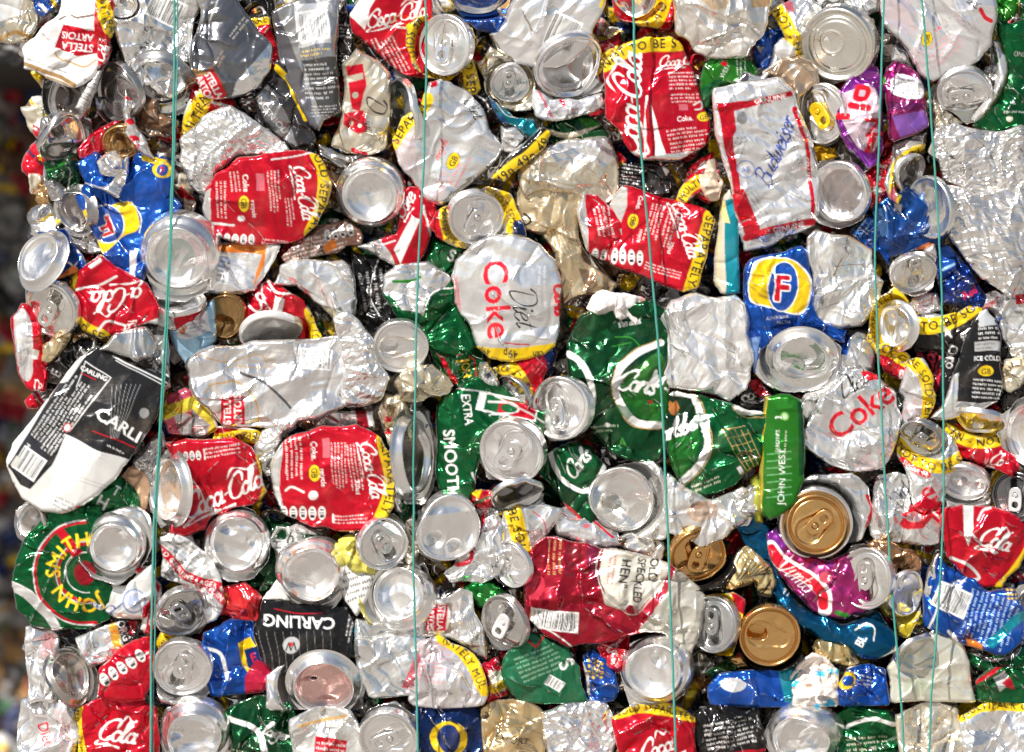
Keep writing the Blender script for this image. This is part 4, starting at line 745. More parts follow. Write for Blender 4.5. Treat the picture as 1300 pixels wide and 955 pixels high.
can('peach coloured unlettered piece of can under the corner of the huge black lager can', 6, '146,616 164,592 178,590 190,606 188,640 182,652 162,638', PCH, .3, 'smooth', group=GD)
can('narrow oval base standing upright behind the first wire, left of a cola can', 9, '186,600 196,578 212,570 232,588 238,620 228,656 206,672 190,650', SIL, .92, 'smooth', ends=[(213, 620, 50, 27, mk(kind='base', rot=88, dent=.3))], group=GE)
can('cola can with a sweeping diagonal script, right of the narrow upright oval base', 9, '210,562 240,557 300,554 322,566 334,592 342,624 322,641 300,645 272,655 262,672 240,680 215,676 224,640 236,614', RED, .45, 'smooth', art=lambda c: (
    c.B('332,572 338,596 342,622 330,650', 13, 'TIPACK CAN', 8), c.coke(284, 628, 13.5, -24, WHT, 'Coca-Cola', 4), c.g(284, 572, 44, 3, 5, -8, WHT), c.L('262,570 262,582', 2, WHT), c.ic(246, 578, 3, 8, -5, 5), c.L('240,600 256,622 262,640', 2, WHT), c.L('236,668 258,650 282,646', 3, WHT)), group=GC, bulge=13)
can('yellow EPARA edge and tab of a cola can above the diagonal script', 7, '270,542 300,540 330,548 336,562 310,566 270,560', RED, .45, 'mid', art=lambda c: (c.B('336,556 312,553 276,558', 12, 'SEPARATE', 8), c.L('276,542 326,546', 2, WHT)), group=GC)
can('bright knot of foil between the two cola cans at lower left', 8, '322,560 335,545 355,534 372,530 378,542 362,552 352,572 348,600 338,606 330,588', (.84, .83, .8), .85, 'foil', name='foil_sheet', cat='foil', group=GF)
can('white and red can fold with a dark nick, just under the wide silver lager wall', 6, '380,524 400,519 440,522 474,520 478,544 430,545 390,546 378,540', (.8, .78, .76), .5, 'hard', art=lambda c: (c.L('384,528 406,524 430,536', 2.5, RED), c.P('450,518 464,518 470,544 456,544', DRED), c.P('382,534 410,532 400,542 384,546', BRN)), group=GW)
can('roundest cola can, five pill marks at its foot, SEPARATELY on its right, centre left', 10, '345,604 350,574 372,550 410,540 455,539 484,553 500,580 508,612 501,642 489,662 466,673 430,675 395,667 362,652 350,630', RED, .45, 'smooth', art=lambda c: (
    c.P('340,560 362,560 356,620 366,656 340,650', SIL, .9), c.P('345,570 358,566 354,610 362,652 350,640', WHT, .7), c.B('488,556 497,590 497,625 483,668', 17, 'SEPARATELY MUL', 10, start=2), c.coke(472, 595, 8.8, 78, WHT), c.T('Coke.', 401, 572, 8, 88, WHT), c.gb(401, 600, 8.5, 92), c.T('recycle', 412, 605, 6.5, 87, WHT), c.R(416, 568, 9, 24, -2, PNK), c.g(432, 590, 56, 5, 4.2, 87, WHT), c.g(452, 592, 58, 4, 4.2, 82, WHT), c.g(375, 582, 52, 4, 6, 88, WHT), c.E(400, 628, 6, 6, 0, WHT), c.L('364,622 372,618 388,624', 3, WHT),
    c.ic(386, 650, 5, 12, 2, 7), c.L('424,652 425,662', 3, WHT), c.g(452, 658, 50, 3, 4.5, -1, WHT), c.T('330ml', 456, 618, 6, 86, WHT)), group=GC, bulge=14)
can('round base with a star shaped dent, centre of the lower left quarter', 10, '262,690 270,662 290,644 325,648 344,676 342,710 322,735 292,740 268,722', SIL, .93, 'mid', ends=[(302, 690, 42, 42, mk(kind='base', rot=30, dent=.8, up=9))], group=GE)
can('round base rimmed with rust and dented at its right, above the upside down black can', 10, '352,700 372,684 410,682 436,700 440,740 426,770 395,776 365,762 350,730', SIL, .9, 'mid', ends=[(397, 728, 44, 43, mk(kind='base', rot=10, dent=.7, rust=1.0, up=10, fold=(0, .55, .5)))], group=GE)
can('small silver lid with ring tab folded at its top, beside a pale yellow flap', 10, '452,680 476,660 500,650 516,668 514,698 498,722 474,722 458,704', (.7, .7, .69), .92, 'mid', ends=[(489, 690, 35, 29, mk(kind='lid', rot=-60, spin=200, dent=.4, fold=(-60, .55, .5)))], group=GE)
can('pale yellow flap of can wall left of the small folded lid', 9, '430,684 446,676 456,682 462,706 478,722 478,728 452,726 440,716', OLV, .3, 'smooth', group=GW)
can('white can wall with thin black lines of text under the pale yellow flap', 8, '422,706 438,686 452,716 476,728 470,752 462,770 454,782 438,762', WHT, .2, 'flat', art=lambda c: c.g(450, 742, 46, 5, 8, -20, BLK), group=GW)
can('silver base facing right with an olive edge, under the white text wall', 9, '454,764 462,738 480,720 510,712 540,716 552,760 540,782 500,792 470,792', SIL, .93, 'mid', art=lambda c: c.L('458,750 460,776 470,792', 6, OLV), ends=[(506, 752, 42, 38, mk(kind='base', rot=-50, dent=.6, face=-1))], group=GE)
can('crumpled silver white can body with a dark green edge, bottom, left of the second wire', 8, '452,784 470,788 500,796 530,780 545,800 530,880 470,885 456,850 448,810', (.8, .8, .78), .85, 'hard', art=lambda c: (c.L('450,795 450,830 462,870', 5, TEA), c.g(494, 812, 30, 2, 5, -20, GRY), c.P('510,870 532,824 540,880', PNK, .6)), group=GS, bulge=13)
can('black lager can with upside down white letters, among silver bases low at left', 8, '322,802 326,782 334,758 380,764 440,770 451,790 446,834 430,856 400,862 350,856 332,836', BLK, .4, 'flat', art=lambda c: (c.P('334,754 400,764 360,760 340,740', WHT), c.L('350,772 380,778 410,777', 1.3, RED), c.T('CARLING', 381, 789, 15, 183, WHT, sx=1.05), c.E(371, 818, 11, 11, 0, (.6, .6, .6)), c.T('W', 371, 820, 12, 180, BLK), c.E(371, 817, 3, 3, 0, RED), [c.L([(330+i*10, 800), (340+i*9, 850)], .6, (.5, .5, .5), alpha=.5) for i in range(10)], c.g(446, 800, 40, 3, 4.5, 100, WHT)), group=GK, bulge=11)
can('white triangle of can wall between star dented base and rusty base', 7, '332,762 348,740 356,728 364,746 372,764 350,768', WHT, .3, 'flat', group=GW)
can('silver base with a pink glow coloured into its dish, under the upside down black can', 9, '338,858 370,838 410,828 444,838 464,872 462,900 340,900', SIL, .92, 'mid', ends=[(412, 872, 48, 40, mk(kind='base', rot=0, dent=.4, inner=(.8, .52, .48)))], group=GE)  # inner tint puts the pink glow into the dish colour
can('blue lager can with yellow ring and crimson patch, left of upside down black can', 7, '258,802 290,784 324,786 332,830 347,852 336,880 268,884 258,850', BLU, .55, 'mid', art=lambda c: (c.P('302,816 318,808 332,832 318,856 308,842', YEL, .4), c.P('310,824 326,820 332,840 318,848', DBL), c.T('F', 322, 834, 12, -20, RED), c.P('312,860 326,836 348,850 344,880 312,884', (.6, .02, .06)), c.L('260,822 282,830 290,860', 5, WHT)), group=GB_)
can('flat red cola piece with an orange corner below the star dented base', 7, '276,744 296,740 312,738 334,756 330,788 300,786 278,782', (.68, .02, .03), .4, 'smooth', art=lambda c: (c.P('280,756 290,752 292,768 284,764', ORG), c.L('276,748 282,756 290,762', 1.5, BLK), c.g(304, 770, 40, 2, 6, 4, (.5, .02, .03))), group=GC)
can('white strip lettered ENUINE in red beside the flat red cola piece', 8, '258,736 268,726 284,746 288,764 276,786 262,790 256,764', (.8, .8, .8), .5, 'mid', art=lambda c: c.B('256,732 270,746 286,762', 9, 'GENUINE', 6, col=(.7, .05, .08), tc=WHT), group=GW)
can('dark green crushed can deep between the star dented and the rusty base', 5, '310,738 336,650 368,664 402,686 384,700 350,742 322,760', DGN, .6, 'hard', art=lambda c: (c.blot(GRN, 5, 5, 12, .6), c.L('350,680 352,710', 2, WHT)), group=GG)
can('white can rim with black letters peeping under the roundest cola can', 7, '342,684 352,668 380,664 412,676 408,692 382,696 354,704', (.8, .8, .77), .5, 'hard', art=lambda c: (c.T('b', 372, 682, 16, 20, BLK), c.T('H', 352, 692, 12, 90, BLK), c.P('384,676 410,678 406,690 386,692', DGN)), group=GW)
can('dark green strip of can between the roundest cola can and the second wire', 5, '496,640 506,622 520,640 534,660 524,672 506,668', DGN, .6, 'hard', art=lambda c: c.blot(LGN, 3, 3, 6, .6), group=GG)
can('silver can edge with cream tint right of the small folded lid, behind the second wire', 6, '512,660 528,650 534,700 524,730 510,712', CRM, .8, 'hard', group=GS)

# ------------------------------------------------------------------ lower left
can('small empty silver cup end under the huge black lager can, far left', 7, '20,648 34,638 54,642 60,668 48,690 26,680', SIL, .9, 'mid', ends=[(40, 662, 24, 19, mk(kind='foot', rot=70, dent=.8, col=(.7, .67, .62), inner=(.5, .46, .42)))], group=GE)
can('green ale can with a big red ringed emblem of yellow letters curling round it', 8, '16,742 22,708 36,674 60,650 96,632 128,640 142,660 130,686 122,720 150,748 142,784 110,799 70,801 42,794 22,770', GRN, .6, 'mid', art=lambda c: (
    c.L('16,742 40,756 62,778 76,800', 12, SIL, .8), c.L('20,738 46,752 66,776 80,800', 2, WHT), [c.L(ring(112, 726, r, r, 80, 270, 20), w, k) for r, w, k in ((67, 2, WHT), (64, 3.5, RED), (36, 3.5, RED), (39, 1.5, WHT), (26, 1.5, WHT))], c.P('74,676 84,670 108,700 96,706', RED), c.B(ring(112, 726, 42, 42, 58, 285, 16), .01, 'JOHN SMITHS', 18, tc=YEL, rep=False, sx=1.0, start=2), c.E(110, 726, 14, 16, 0, DRED)), group=GG, bulge=14)
can('upturned silver base with a speck of green, resting on the ringed green ale can', 10, '104,690 112,668 140,650 176,640 194,655 198,690 184,718 152,742 120,734 104,712', SIL, .94, 'smooth', ends=[(147, 694, 38, 36, mk(kind='base', rot=25, dent=.4, up=10))], group=GE)
can('green can with a white H in the shade below the huge black lager can', 7, '100,640 118,620 138,606 150,602 178,628 180,650 150,658 120,664', GRN, .6, 'smooth', art=lambda c: (c.T('H', 132, 636, 17, 30, WHT), c.T('T', 150, 622, 12, 30, WHT)), group=GG)
can('cream lager can with blue script and a round blue seal, under the upturned base', 8, '98,748 104,730 128,738 160,742 178,726 196,716 200,760 186,784 150,786 120,772', (.8, .79, .76), .4, 'smooth', art=lambda c: (c.C('Bud', 130, 762, 13, 28, (.05, .08, .28), wd=2.2), c.E(173, 762, 15, 15, 0, (.25, .3, .5), .4), c.E(173, 762, 12.5, 12.5, 0, (.75, .75, .75)), c.E(173, 762, 8, 9, 0, (.45, .5, .65)), c.L('102,734 126,744', 6, RED), c.T('GENUINE', 114, 739, 4, 26, WHT), c.P('184,770 198,754 198,786 182,788', RED)), group=GW)
can('white lager can with red GENUINE ribbon slanting right, beside the leftmost wire', 8, '202,682 222,672 242,676 262,700 282,730 286,750 264,746 236,742 204,732', (.82, .82, .8), .45, 'mid', art=lambda c: (c.B('200,692 216,706 236,728 268,740 286,746', 9, 'OLD GENUINE LAGER ', 5.5, col=RED, tc=WHT), c.g(236, 698, 46, 6, 6, 38, GRY), c.g(210, 722, 26, 3, 7, 60, GRY)), group=GW)
can('red ribbon strip with white border, left of the leftmost wire below the upturned base', 7, '172,722 182,716 206,744 204,790 190,806 178,800 186,760', (.8, .8, .78), .4, 'flat', art=lambda c: (c.P('172,722 180,718 204,744 202,752', RED), c.P('190,776 202,760 202,800 184,806', RED), c.T('GEN', 193, 786, 6, -82, WHT)), group=GW)
can('dark mouthed crushed lid with creased ring tab, right of the leftmost wire at lower left', 9, '198,778 204,760 224,750 250,746 266,756 268,784 256,802 234,810 208,800', DSL, .9, 'mid', ends=[(234, 778, 36, 28, mk(kind='lid', rot=-18, spin=165, dent=1.1, col=(.62, .6, .57)))], group=GE)
can('open mouthed lid facing out low at the left, beside the crimson patched blue can', 9, '194,850 202,824 224,810 252,812 270,832 274,870 262,892 206,892', SIL, .92, 'mid', art=lambda c: c.L('200,812 208,806', 5, YEL), ends=[(233, 847, 38, 35, mk(kind='lid', rot=20, spin=185, dent=.4))], group=GE)
can('yellow scrap with black letters wedged above the sky tilted lid', 6, '198,818 204,802 228,806 238,814 214,824 202,834', YEL, .35, 'flat', art=lambda c: c.T('MU', 210, 816, 9, -60, BLK), group=GC)
can('cola can shoulder with four white pill marks, bottom left', 9, '126,884 130,846 150,826 172,812 192,806 196,828 196,866 186,890', RED, .45, 'smooth', art=lambda c: (c.ic(158, 846, 5, 13, -33, 7), c.g(138, 838, 10, 2, 4, -40, WHT), c.L('150,868 182,850', 1, DRED), c.L('180,834 190,828', 2, WHT)), group=GC, bulge=12)
can('white and black can lettered ORIG with an amber stripe, at lower left', 7, '96,808 130,794 160,786 176,786 180,804 160,822 132,842 116,848 104,830', (.8, .8, .78), .6, 'hard', art=lambda c: (c.P('138,788 148,786 156,818 146,824', (.85, .45, .05)), c.P('148,786 178,784 180,806 158,820', BLK), c.T('ORIG', 158, 800, 9, 70, WHT), c.T('NO', 120, 816, 8, 30, BLK), c.P('164,786 176,788 170,806 164,804', DRED), c.g(122, 828, 20, 2, 6, 40, BLK)), group=GW)
can('dirty grey base leaning at the bottom left corner, left of the four pill marks', 8, '70,838 80,822 104,820 124,850 128,888 84,892 72,866', DSL, .9, 'mid', ends=[(95, 856, 38, 24, mk(kind='base', rot=70, dent=.8, col=(.55, .52, .48), stain=.7, face=-1))], group=GE)
can('silver diet can with red small print, outermost at the bottom left', 7, '34,792 52,796 76,806 74,850 70,892 36,892 32,840', SIL, .85, 'mid', art=lambda c: (c.P('54,800 74,806 66,840 56,826', RED, .5, .35), c.g(62, 820, 30, 4, 5, 80, RED)), group=GS)
can('dark broken can with brown scraps just above the dirty grey base', 4, '72,806 96,800 116,810 124,850 104,824 84,820', GRY, .4, 'hard', art=lambda c: c.blot(BRN, 4, 3, 7), group=GK)
# ------------------------------------------------------------------ centre
can('silver diet cola can with big red letters reading down its middle, near the centre', 9, '572,352 579,330 600,310 625,298 655,297 685,310 706,330 714,360 712,400 706,440 690,453 650,461 620,456 605,441 594,410 577,385', (.84, .84, .83), .85, 'smooth', art=lambda c: (
    c.T('Coke', 633, 380, 33, 86, RED, bold=1, sx=1.0), c.C('Diet', 662, 388, 15, 80, BLK, wd=2.8), c.C('Coke', 711, 380, 10, 90, RED, wd=5), c.B('598,448 650,452 712,444', 16, '', 9), c.T('49p', 648, 450, 10, 184, BLK), c.T('can', 683, 450, 8, 176, BLK), c.T('49p', 616, 446, 8, 190, BLK), c.g(580, 370, 40, 2, 6, 80, PNK), c.P('574,356 580,352 588,400 580,386', RED, .5, .5), c.L('640,436 672,438', 2, RED), c.g(688, 370, 60, 2, 7, 90, DSL)), group=GS, bulge=14)
can('green ale can corner with a white S, above left of the central diet can', 5, '538,332 550,302 566,302 592,316 582,344 560,350', GRN, .5, 'smooth', art=lambda c: (c.T('S', 574, 324, 16, 20, WHT), c.E(586, 326, 5, 4, 0, CRM)), group=GG)
can('green can with a silver neck crushed to a blade, left of the central diet can', 7, '486,350 505,335 545,332 574,350 578,386 592,410 604,440 590,458 560,452 540,440 520,420 500,396 486,376', GRN, .6, 'hard', art=lambda c: (c.P('484,344 545,328 576,350 562,368 542,380 536,398 510,394 486,372', SIL, .9), c.L('500,358 524,356 534,352', 4, LGN), c.L('536,400 552,372 574,366', 2, WHT), c.P('486,372 502,380 520,408 506,402', GRN)), group=GG, bulge=13)
can('green ale can with orange letters on a red ribbon, under the crushed blade can', 6, '543,432 566,428 600,438 612,446 620,472 606,492 584,492 566,482 550,462', GRN, .55, 'hard', art=lambda c: (c.L('548,432 562,456 578,484', 6, RED), c.L('546,432 560,452', 3, WHT), c.T('JOH', 592, 468, 11, 78, (.9, .5, .02)), c.L('572,448 600,456 606,486', 2, RED)), group=GG)
can('pinched silver strip hanging below the central diet can on the left', 8, '608,462 618,458 632,478 634,490 618,488 608,478', SIL, .9, 'mid', art=lambda c: c.E(619, 478, 4, 4, 0, GRY), group=GS)
can('yellow Multipack Can curl with a red fold, just below the central diet can', 7, '624,468 660,456 702,438 708,452 694,474 686,494 680,516 668,522 658,494 640,480', RED, .45, 'mid', art=lambda c: (c.B('622,468 648,468 662,486 672,520', 15, 'pack Can Multipack', 8), c.P('690,446 706,440 704,470 696,478', DBL), c.g(686, 466, 20, 3, 5, -50, PNK)), group=GC)
can('small grey lid turned on edge under the yellow Multipack curl', 6, '630,484 650,478 664,496 674,522 668,534 648,524 634,506', DSL, .9, 'mid', ends=[(650, 502, 28, 17, mk(kind='lid', rot=55, spin=0, tab=False, dent=.8, col=(.5, .5, .5)))], group=GE)
can('shell shaped bent lid with its tab in the fold and a yellow edge, centre', 9, '682,494 700,478 716,476 734,500 742,534 730,556 700,560 680,540 676,516', (.8, .8, .78), .85, 'smooth', art=lambda c: c.B('714,474 728,496 740,530', 10, 'AS ITEM MULTI', 6.5), ends=[(706, 519, 42, 30, mk(kind='lid', rot=80, spin=-95, dent=.5, fold=(-10, .25, .55), tab=True, open=False))], group=GE)
can('largest green lager can with a white oval loop, right of the shell shaped lid', 8, '720,432 735,400 760,388 790,384 825,380 846,396 850,480 848,560 836,586 800,586 775,575 750,546 735,520 721,480', DGN, .6, 'mid', art=lambda c: (
    c.L('722,450 738,462 750,486 752,510 744,530', 8, WHT, .3), c.L('838,436 806,450 784,474 782,500 800,530 822,540 850,536', 9, WHT, .3), c.L('838,431 802,446 779,474 777,500 796,534 820,545 850,541', 1.3, GLD), c.P('800,470 836,450 846,480 846,530 820,534 796,516 788,490', LGN, .6, .6, True), c.C('Carls', 806, 488, 12, 10, WHT, wd=4.2), c.C('berg', 838, 482, 9, -4, WHT, wd=3.4), c.P('822,508 828,506 834,528 828,530', LGN), c.P('820,508 828,508 826,514', RED),
    c.T('A', 790, 560, 12, 0, LGN), c.L(ring(732, 498, 11, 14, 0, 360, 20), 4, WHT, .3), c.E(770, 540, 4, 3, 0, WHT), c.g(768, 544, 34, 2, 6, -3, (.5, .6, .4)), c.C('the diet', 798, 410, 5, -12, WHT, wd=1.2), c.L('780,428 800,430 812,440', 2, LGN), c.L('776,440 800,436', 2, LGN), c.blot(GRN, 8, 5, 14, .6, .7), c.L('720,410 760,388 800,382', 4, WHT, .7)), group=GG, bulge=14)
can('torn patch of white paper label over the top of the largest green lager can', 10, '744,392 750,376 766,368 790,372 816,378 826,392 812,398 806,414 796,402 786,410 778,396 758,400', (.82, .74, .70), .1, 'hard', name='torn_label', cat='label', group='torn label scraps', back=4, bulge=4, art=lambda c: c.blot((.75, .35, .3), 3, 3, 6, .1))
can('green ale can wrapping round a lid, white EXTRA SMOOTH down its wall, centre', 7, '553,520 560,505 580,492 610,478 640,490 666,510 690,526 692,552 680,570 640,562 610,580 604,620 598,644 575,636 558,622 555,566', GRN, .6, 'mid', art=lambda c: (
    c.T('SMOOTH', 574, 588, 15, 86, WHT, sx=1.0), c.T('EXTRA', 594, 520, 11, 84, WHT, sx=.85), c.T('SMOOTH', 578, 530, 1, 84, WHT), c.R(644, 516, 78, 24, 12, WHT, .3), c.R(648, 517, 66, 18, 12, GRN), c.R(656, 520, 46, 17, 14, RED), c.L('620,510 650,512 656,522 622,526', 2.5, WHT), c.E(646, 518, 10, 5, 14, GRN), c.L('580,494 620,500 670,524 690,536', 2, WHT, .7), c.T('1758', 640, 530, 5, 14, WHT), c.L('600,600 612,630 640,640', 3, WHT), c.P('606,618 626,620 622,632 608,630', RED), c.P('610,622 618,622 616,628', YEL)), group=GG, bulge=14)
can('round lid with closed ring tab sitting in the fold of the central green ale can', 10, '608,556 626,538 660,530 688,545 694,574 682,602 655,614 620,608 606,584', SIL, .93, 'smooth', ends=[(648, 574, 42, 38, mk(kind='lid', rot=50, spin=-12, dent=.35, open=False, fold=(-20, .62, .55)))], group=GE)
can('small green lager can with white oval, right of the central ring tab lid', 7, '682,602 698,572 728,560 752,566 768,590 766,640 752,668 736,660 712,634', DGN, .6, 'mid', art=lambda c: (c.L('698,572 706,596 722,616 748,622 768,590', 6, WHT, .3), c.P('706,580 726,568 758,580 754,606 732,614 712,604', GRN, .6), c.C('Carls', 734, 590, 9, -52, WHT, wd=3), c.E(688, 612, 5, 4, 0, OLV, .3, .6), c.E(697, 620, 5, 5, 0, OLV, .3, .6), c.R(682, 606, 10, 7, 20, CRM), c.L('700,628 728,650 740,662', 4, RED)), group=GG)
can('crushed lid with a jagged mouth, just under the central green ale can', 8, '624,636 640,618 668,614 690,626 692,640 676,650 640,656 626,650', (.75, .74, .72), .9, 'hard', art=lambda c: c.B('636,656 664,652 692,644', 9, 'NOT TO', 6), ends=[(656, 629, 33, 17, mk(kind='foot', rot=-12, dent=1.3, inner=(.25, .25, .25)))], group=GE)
can('multicoloured scrap of ale label with red and yellow, at the foot of the green wall', 8, '596,624 612,620 632,624 628,640 612,648 600,638', RED, .45, 'hard', art=lambda c: (c.P('596,624 612,620 608,634', YEL), c.L('600,640 630,628', 3, GRN)), group=GG)
can('dark tall oval base at the second wire, left of the white word SMOOTH', 8, '510,540 520,522 544,518 554,560 552,610 540,640 514,640 508,600', (.7, .69, .66), .92, 'smooth', ends=[(530, 578, 58, 22, mk(kind='base', rot=88, dent=.3, inner=(.5, .42, .38), face=-1))], group=GE)
can('cream gold crumpled cap stacked on the tall oval base, at the second wire', 9, '500,486 518,468 548,462 566,474 578,490 570,500 546,504 530,512 506,508', (.76, .68, .50), .85, 'hard', group=GD, bulge=12)
can('gold can wall showing a red dot pattern, right of the foil tail', 7, '478,520 490,500 510,500 522,520 524,560 506,580 492,560', (.72, .64, .46), .8, 'hard', art=lambda c: (c.blot(RED, 5, 3, 6), c.C('num', 508, 528, 6, -75, BLK, wd=1.4)), group=GD)
can('silver wrinkled strip running down left of the tall oval base', 7, '494,570 506,560 510,600 512,650 502,650 496,610', SIL, .9, 'mid', group=GS)

# ------------------------------------------------------------------ centre right
can('green lager can with a small gold crown and a gold grid, right of third wire', 9, '842,502 858,494 885,500 925,511 948,520 968,522 974,560 962,590 945,602 915,626 893,631 868,620 854,600 843,560', GRN, .6, 'mid', art=lambda c: (
    c.L('856,500 880,508 890,534 896,560 886,590 864,612', 9, WHT, .3), c.L('862,496 886,506 896,534 902,560 892,592 868,616', 1.3, GLD), c.P('846,520 878,514 886,560 870,600 852,600', LGN, .6, .6, True), c.P('842,500 876,506 884,530 876,552 846,556', (.005, .03, .012), .5), c.C('Carlsberg', 860, 545, 10.5, -22, WHT, wd=3.6), c.P('846,516 850,508 854,512 858,508 862,518 856,528 850,526', (.55, .2, .05)), [c.L([(915+i*8, 545), (945+i*6, 596)], .9, GLD) for i in range(5)], [c.L([(916+j*6, 546+j*10), (944+j*4, 540+j*10)], .9, GLD) for j in range(6)],
    c.L('930,510 940,522 970,522', 7, WHT, .3), c.L('928,516 942,528 970,530', 1.3, GLD), c.R(938, 596, 6, 10, -30, WHT), c.g(895, 614, 36, 2, 6, -20, CRM), c.blot(DGN, 6, 5, 12, .6, .7)), group=GG, bulge=14)
can('dark red and black cola can nose between puffy white can and oval base', 7, '922,508 938,486 958,476 972,492 984,506 968,516 940,522', BLK, .4, 'mid', art=lambda c: (c.P('944,484 964,480 978,500 962,504', DRED), c.T('CO', 948, 504, 9, -20, WHT), c.L('926,512 932,522 944,524', 3, CRM)), group=GK)
can('bright green fish tin on edge with white upright letters and a gold left rim', 10, '968,505 976,500 1000,501 1016,508 1019,560 1017,610 1008,638 992,652 976,660 964,652 962,600', LGN, .6, 'flat', art=lambda c: (
    c.L('973,498 966,560 965,660', 4.5, (.62, .5, .05), .7), c.T('JOHN WEST', 990, 604, 8.5, -88, WHT, bold=0, sx=1.1), c.T('SARDINES', 985, 560, 5, -88, WHT, bold=0), c.g(995, 560, 30, 1, 5, -88, CRM), [c.L([(972, 576+i*9), (1002, 573+i*9)], 1.6, (.25, .6, .3), alpha=.6) for i in range(7)], c.E(994, 528, 5, 6, 0, (.2, .5, .1)), c.E(994, 528, 3, 4, 0, WHT, .2, .5), c.P('1010,510 1018,512 1018,600 1012,604', DGN), c.T('3', 986, 530, 8, -90, WHT)), name='fish_tin', cat='tin', group='green fish tins', bulge=12, body='tin_body', tilt=(.22, 0))
can('yellow green band of a can edge sticking out under the fish tin', 8, '950,606 962,600 966,630 968,664 958,662 952,636', (.45, .46, .05), .4, 'flat', group=GG)
can('large crumpled white base, creased like a fan, under the largest green lager can', 8, '748,642 756,612 780,592 806,586 830,584 846,610 848,650 846,684 800,680 764,668', (.84, .83, .80), .85, 'hard', ends=[(790, 634, 42, 42, mk(kind='foot', rot=40, dent=1.5, col=(.84, .83, .8), stain=.35, up=8))], group=GE)
can('white foil wall stained rusty brown in the middle, right of the third wire', 9, '846,600 862,612 880,624 900,634 940,616 962,626 952,656 930,672 904,690 888,697 866,684 846,676', (.82, .81, .78), .8, 'hard', art=lambda c: (c.blot((.3, .15, .07), 3, 5, 9, .2, .6), c.E(890, 648, 20, 13, -10, (.42, .24, .13), .3, .75), c.E(884, 640, 8, 6, 0, (.2, .1, .05), .2, .7)), name='foil_sheet', cat='foil', group=GF, bulge=12)
can('silver cap crushed against the right side of the rusty stained foil', 8, '930,640 950,612 962,610 964,650 950,668 934,668', SIL, .93, 'hard', group=GS)
can('small silver fold with scorched corner above the red ale can', 7, '780,682 800,676 826,682 846,690 840,712 820,706 792,698', (.8, .78, .74), .85, 'hard', art=lambda c: c.P('782,684 796,682 792,696', BRN), group=GS)
can('big dark red ale can with a cream shield and a barcode, bottom centre', 9, '663,745 672,706 680,688 704,678 745,690 780,694 820,704 850,714 880,738 896,756 890,800 876,832 855,820 840,802 815,802 760,816 720,822 690,806 666,782', (.36, .010, .026), .55, 'hard', art=lambda c: (
    c.P('774,694 850,712 882,738 900,756 892,800 876,836 852,820 836,802 812,800 800,764 784,780 768,764 756,726', (.52, .49, .42), .5), c.P('746,686 764,690 760,730 768,752 756,742 744,716', (.18, .01, .04)), c.P('766,764 804,778 842,742 850,716 856,722 846,752 808,800 760,780', (.42, .012, .03)), c.L('764,694 756,720 766,752 786,770 806,778 842,742', 1.3, CRM), c.P('766,696 838,712 838,736 804,768 786,764 762,740 760,722', (.72, .68, .58), .3),
    c.T('OLD', 829, 722, 11.5, 97, BLK), c.T('SPECKLED', 811, 736, 11.5, 97, BLK, sx=.8), c.T('HEN"', 792, 727, 12, 97, BLK), c.g(775, 722, 34, 2, 6, 96, RED), c.T('ST ALE', 724, 712, 11, 94, (.12, .01, .02)), c.g(704, 706, 44, 3, 7, 92, (.55, .35, .15)), c.bar(704, 786, 60, 26, 7), c.R(675, 780, 5, 22, 8, CRM), c.L('668,790 700,800 730,822', 2, WHT), c.E(680, 745, 12, 16, 20, (.55, .03, .06)), c.C('ELLAND', 862, 766, .1, 80, GRY) if 0 else c.T('ELLAND', 864, 764, 8, 75, (.35, .32, .28), bold=0)), group=GC, bulge=15)
can('silver diet can scrap with a yellow BE SOLD band, left of the red ale can', 8, '638,650 655,640 690,640 716,644 706,664 690,684 672,704 664,742 648,742 640,700', (.8, .8, .79), .85, 'mid', art=lambda c: (c.B('650,642 656,670 662,690 664,720', 18, 'BE SOLD SEP', 10, start=3), c.L('676,648 690,660 694,676', 1.5, RED)), group=GS)
can('silver diet can lying behind the red ale can with pink specks of print', 7, '698,650 720,640 752,652 784,676 796,696 770,696 740,690 706,680', (.8, .8, .79), .85, 'smooth', art=lambda c: (c.E(744, 668, 5, 3, 0, PNK), c.L('724,644 752,662 778,682', 3, RED), c.g(738, 676, 30, 2, 6, 10, DSL)), group=GS)
can('open palm shaped silver lid folded in half, left of the BE SOLD band', 9, '630,706 636,690 650,684 662,706 664,730 654,744 640,744 626,724', SIL, .92, 'mid', ends=[(646, 716, 30, 18, mk(kind='lid', rot=78, tab=False, dent=.7, open=False, fold=(0, .1, .4)))], group=GE)
can('crumpled deep silver base like a bowl at the second wire, lower centre', 10, '530,700 530,664 548,638 580,630 604,636 612,664 604,696 580,712 552,712', (.8, .79, .77), .93, 'mid', ends=[(571, 671, 42, 40, mk(kind='foot', rot=-30, dent=1.2, up=9))], group=GE)
can('silver diet can with thick red letter loops, left of the BE SOLD band', 8, '564,726 586,704 604,690 612,660 626,648 642,662 646,700 636,730 610,742 572,740', (.82, .82, .81), .88, 'hard', art=lambda c: (c.L('566,712 584,716 598,710 598,696 588,690', 5, RED), c.L('598,690 606,680 612,664 616,652', 5, RED)), group=GS)
can('red diet tag and dark can bits above the thick red loops', 7, '606,646 618,640 634,648 640,664 624,668 612,664', (.8, .78, .76), .7, 'hard', art=lambda c: c.L('608,664 616,648', 4, RED), group=GS)
can('smooth green can shoulder lit in a crescent, above the grey pull tab lid', 7, '588,744 600,738 616,734 632,744 644,754 630,766 612,772 598,760', (.01, .20, .03), .7, 'smooth', group=GG, bulge=15)
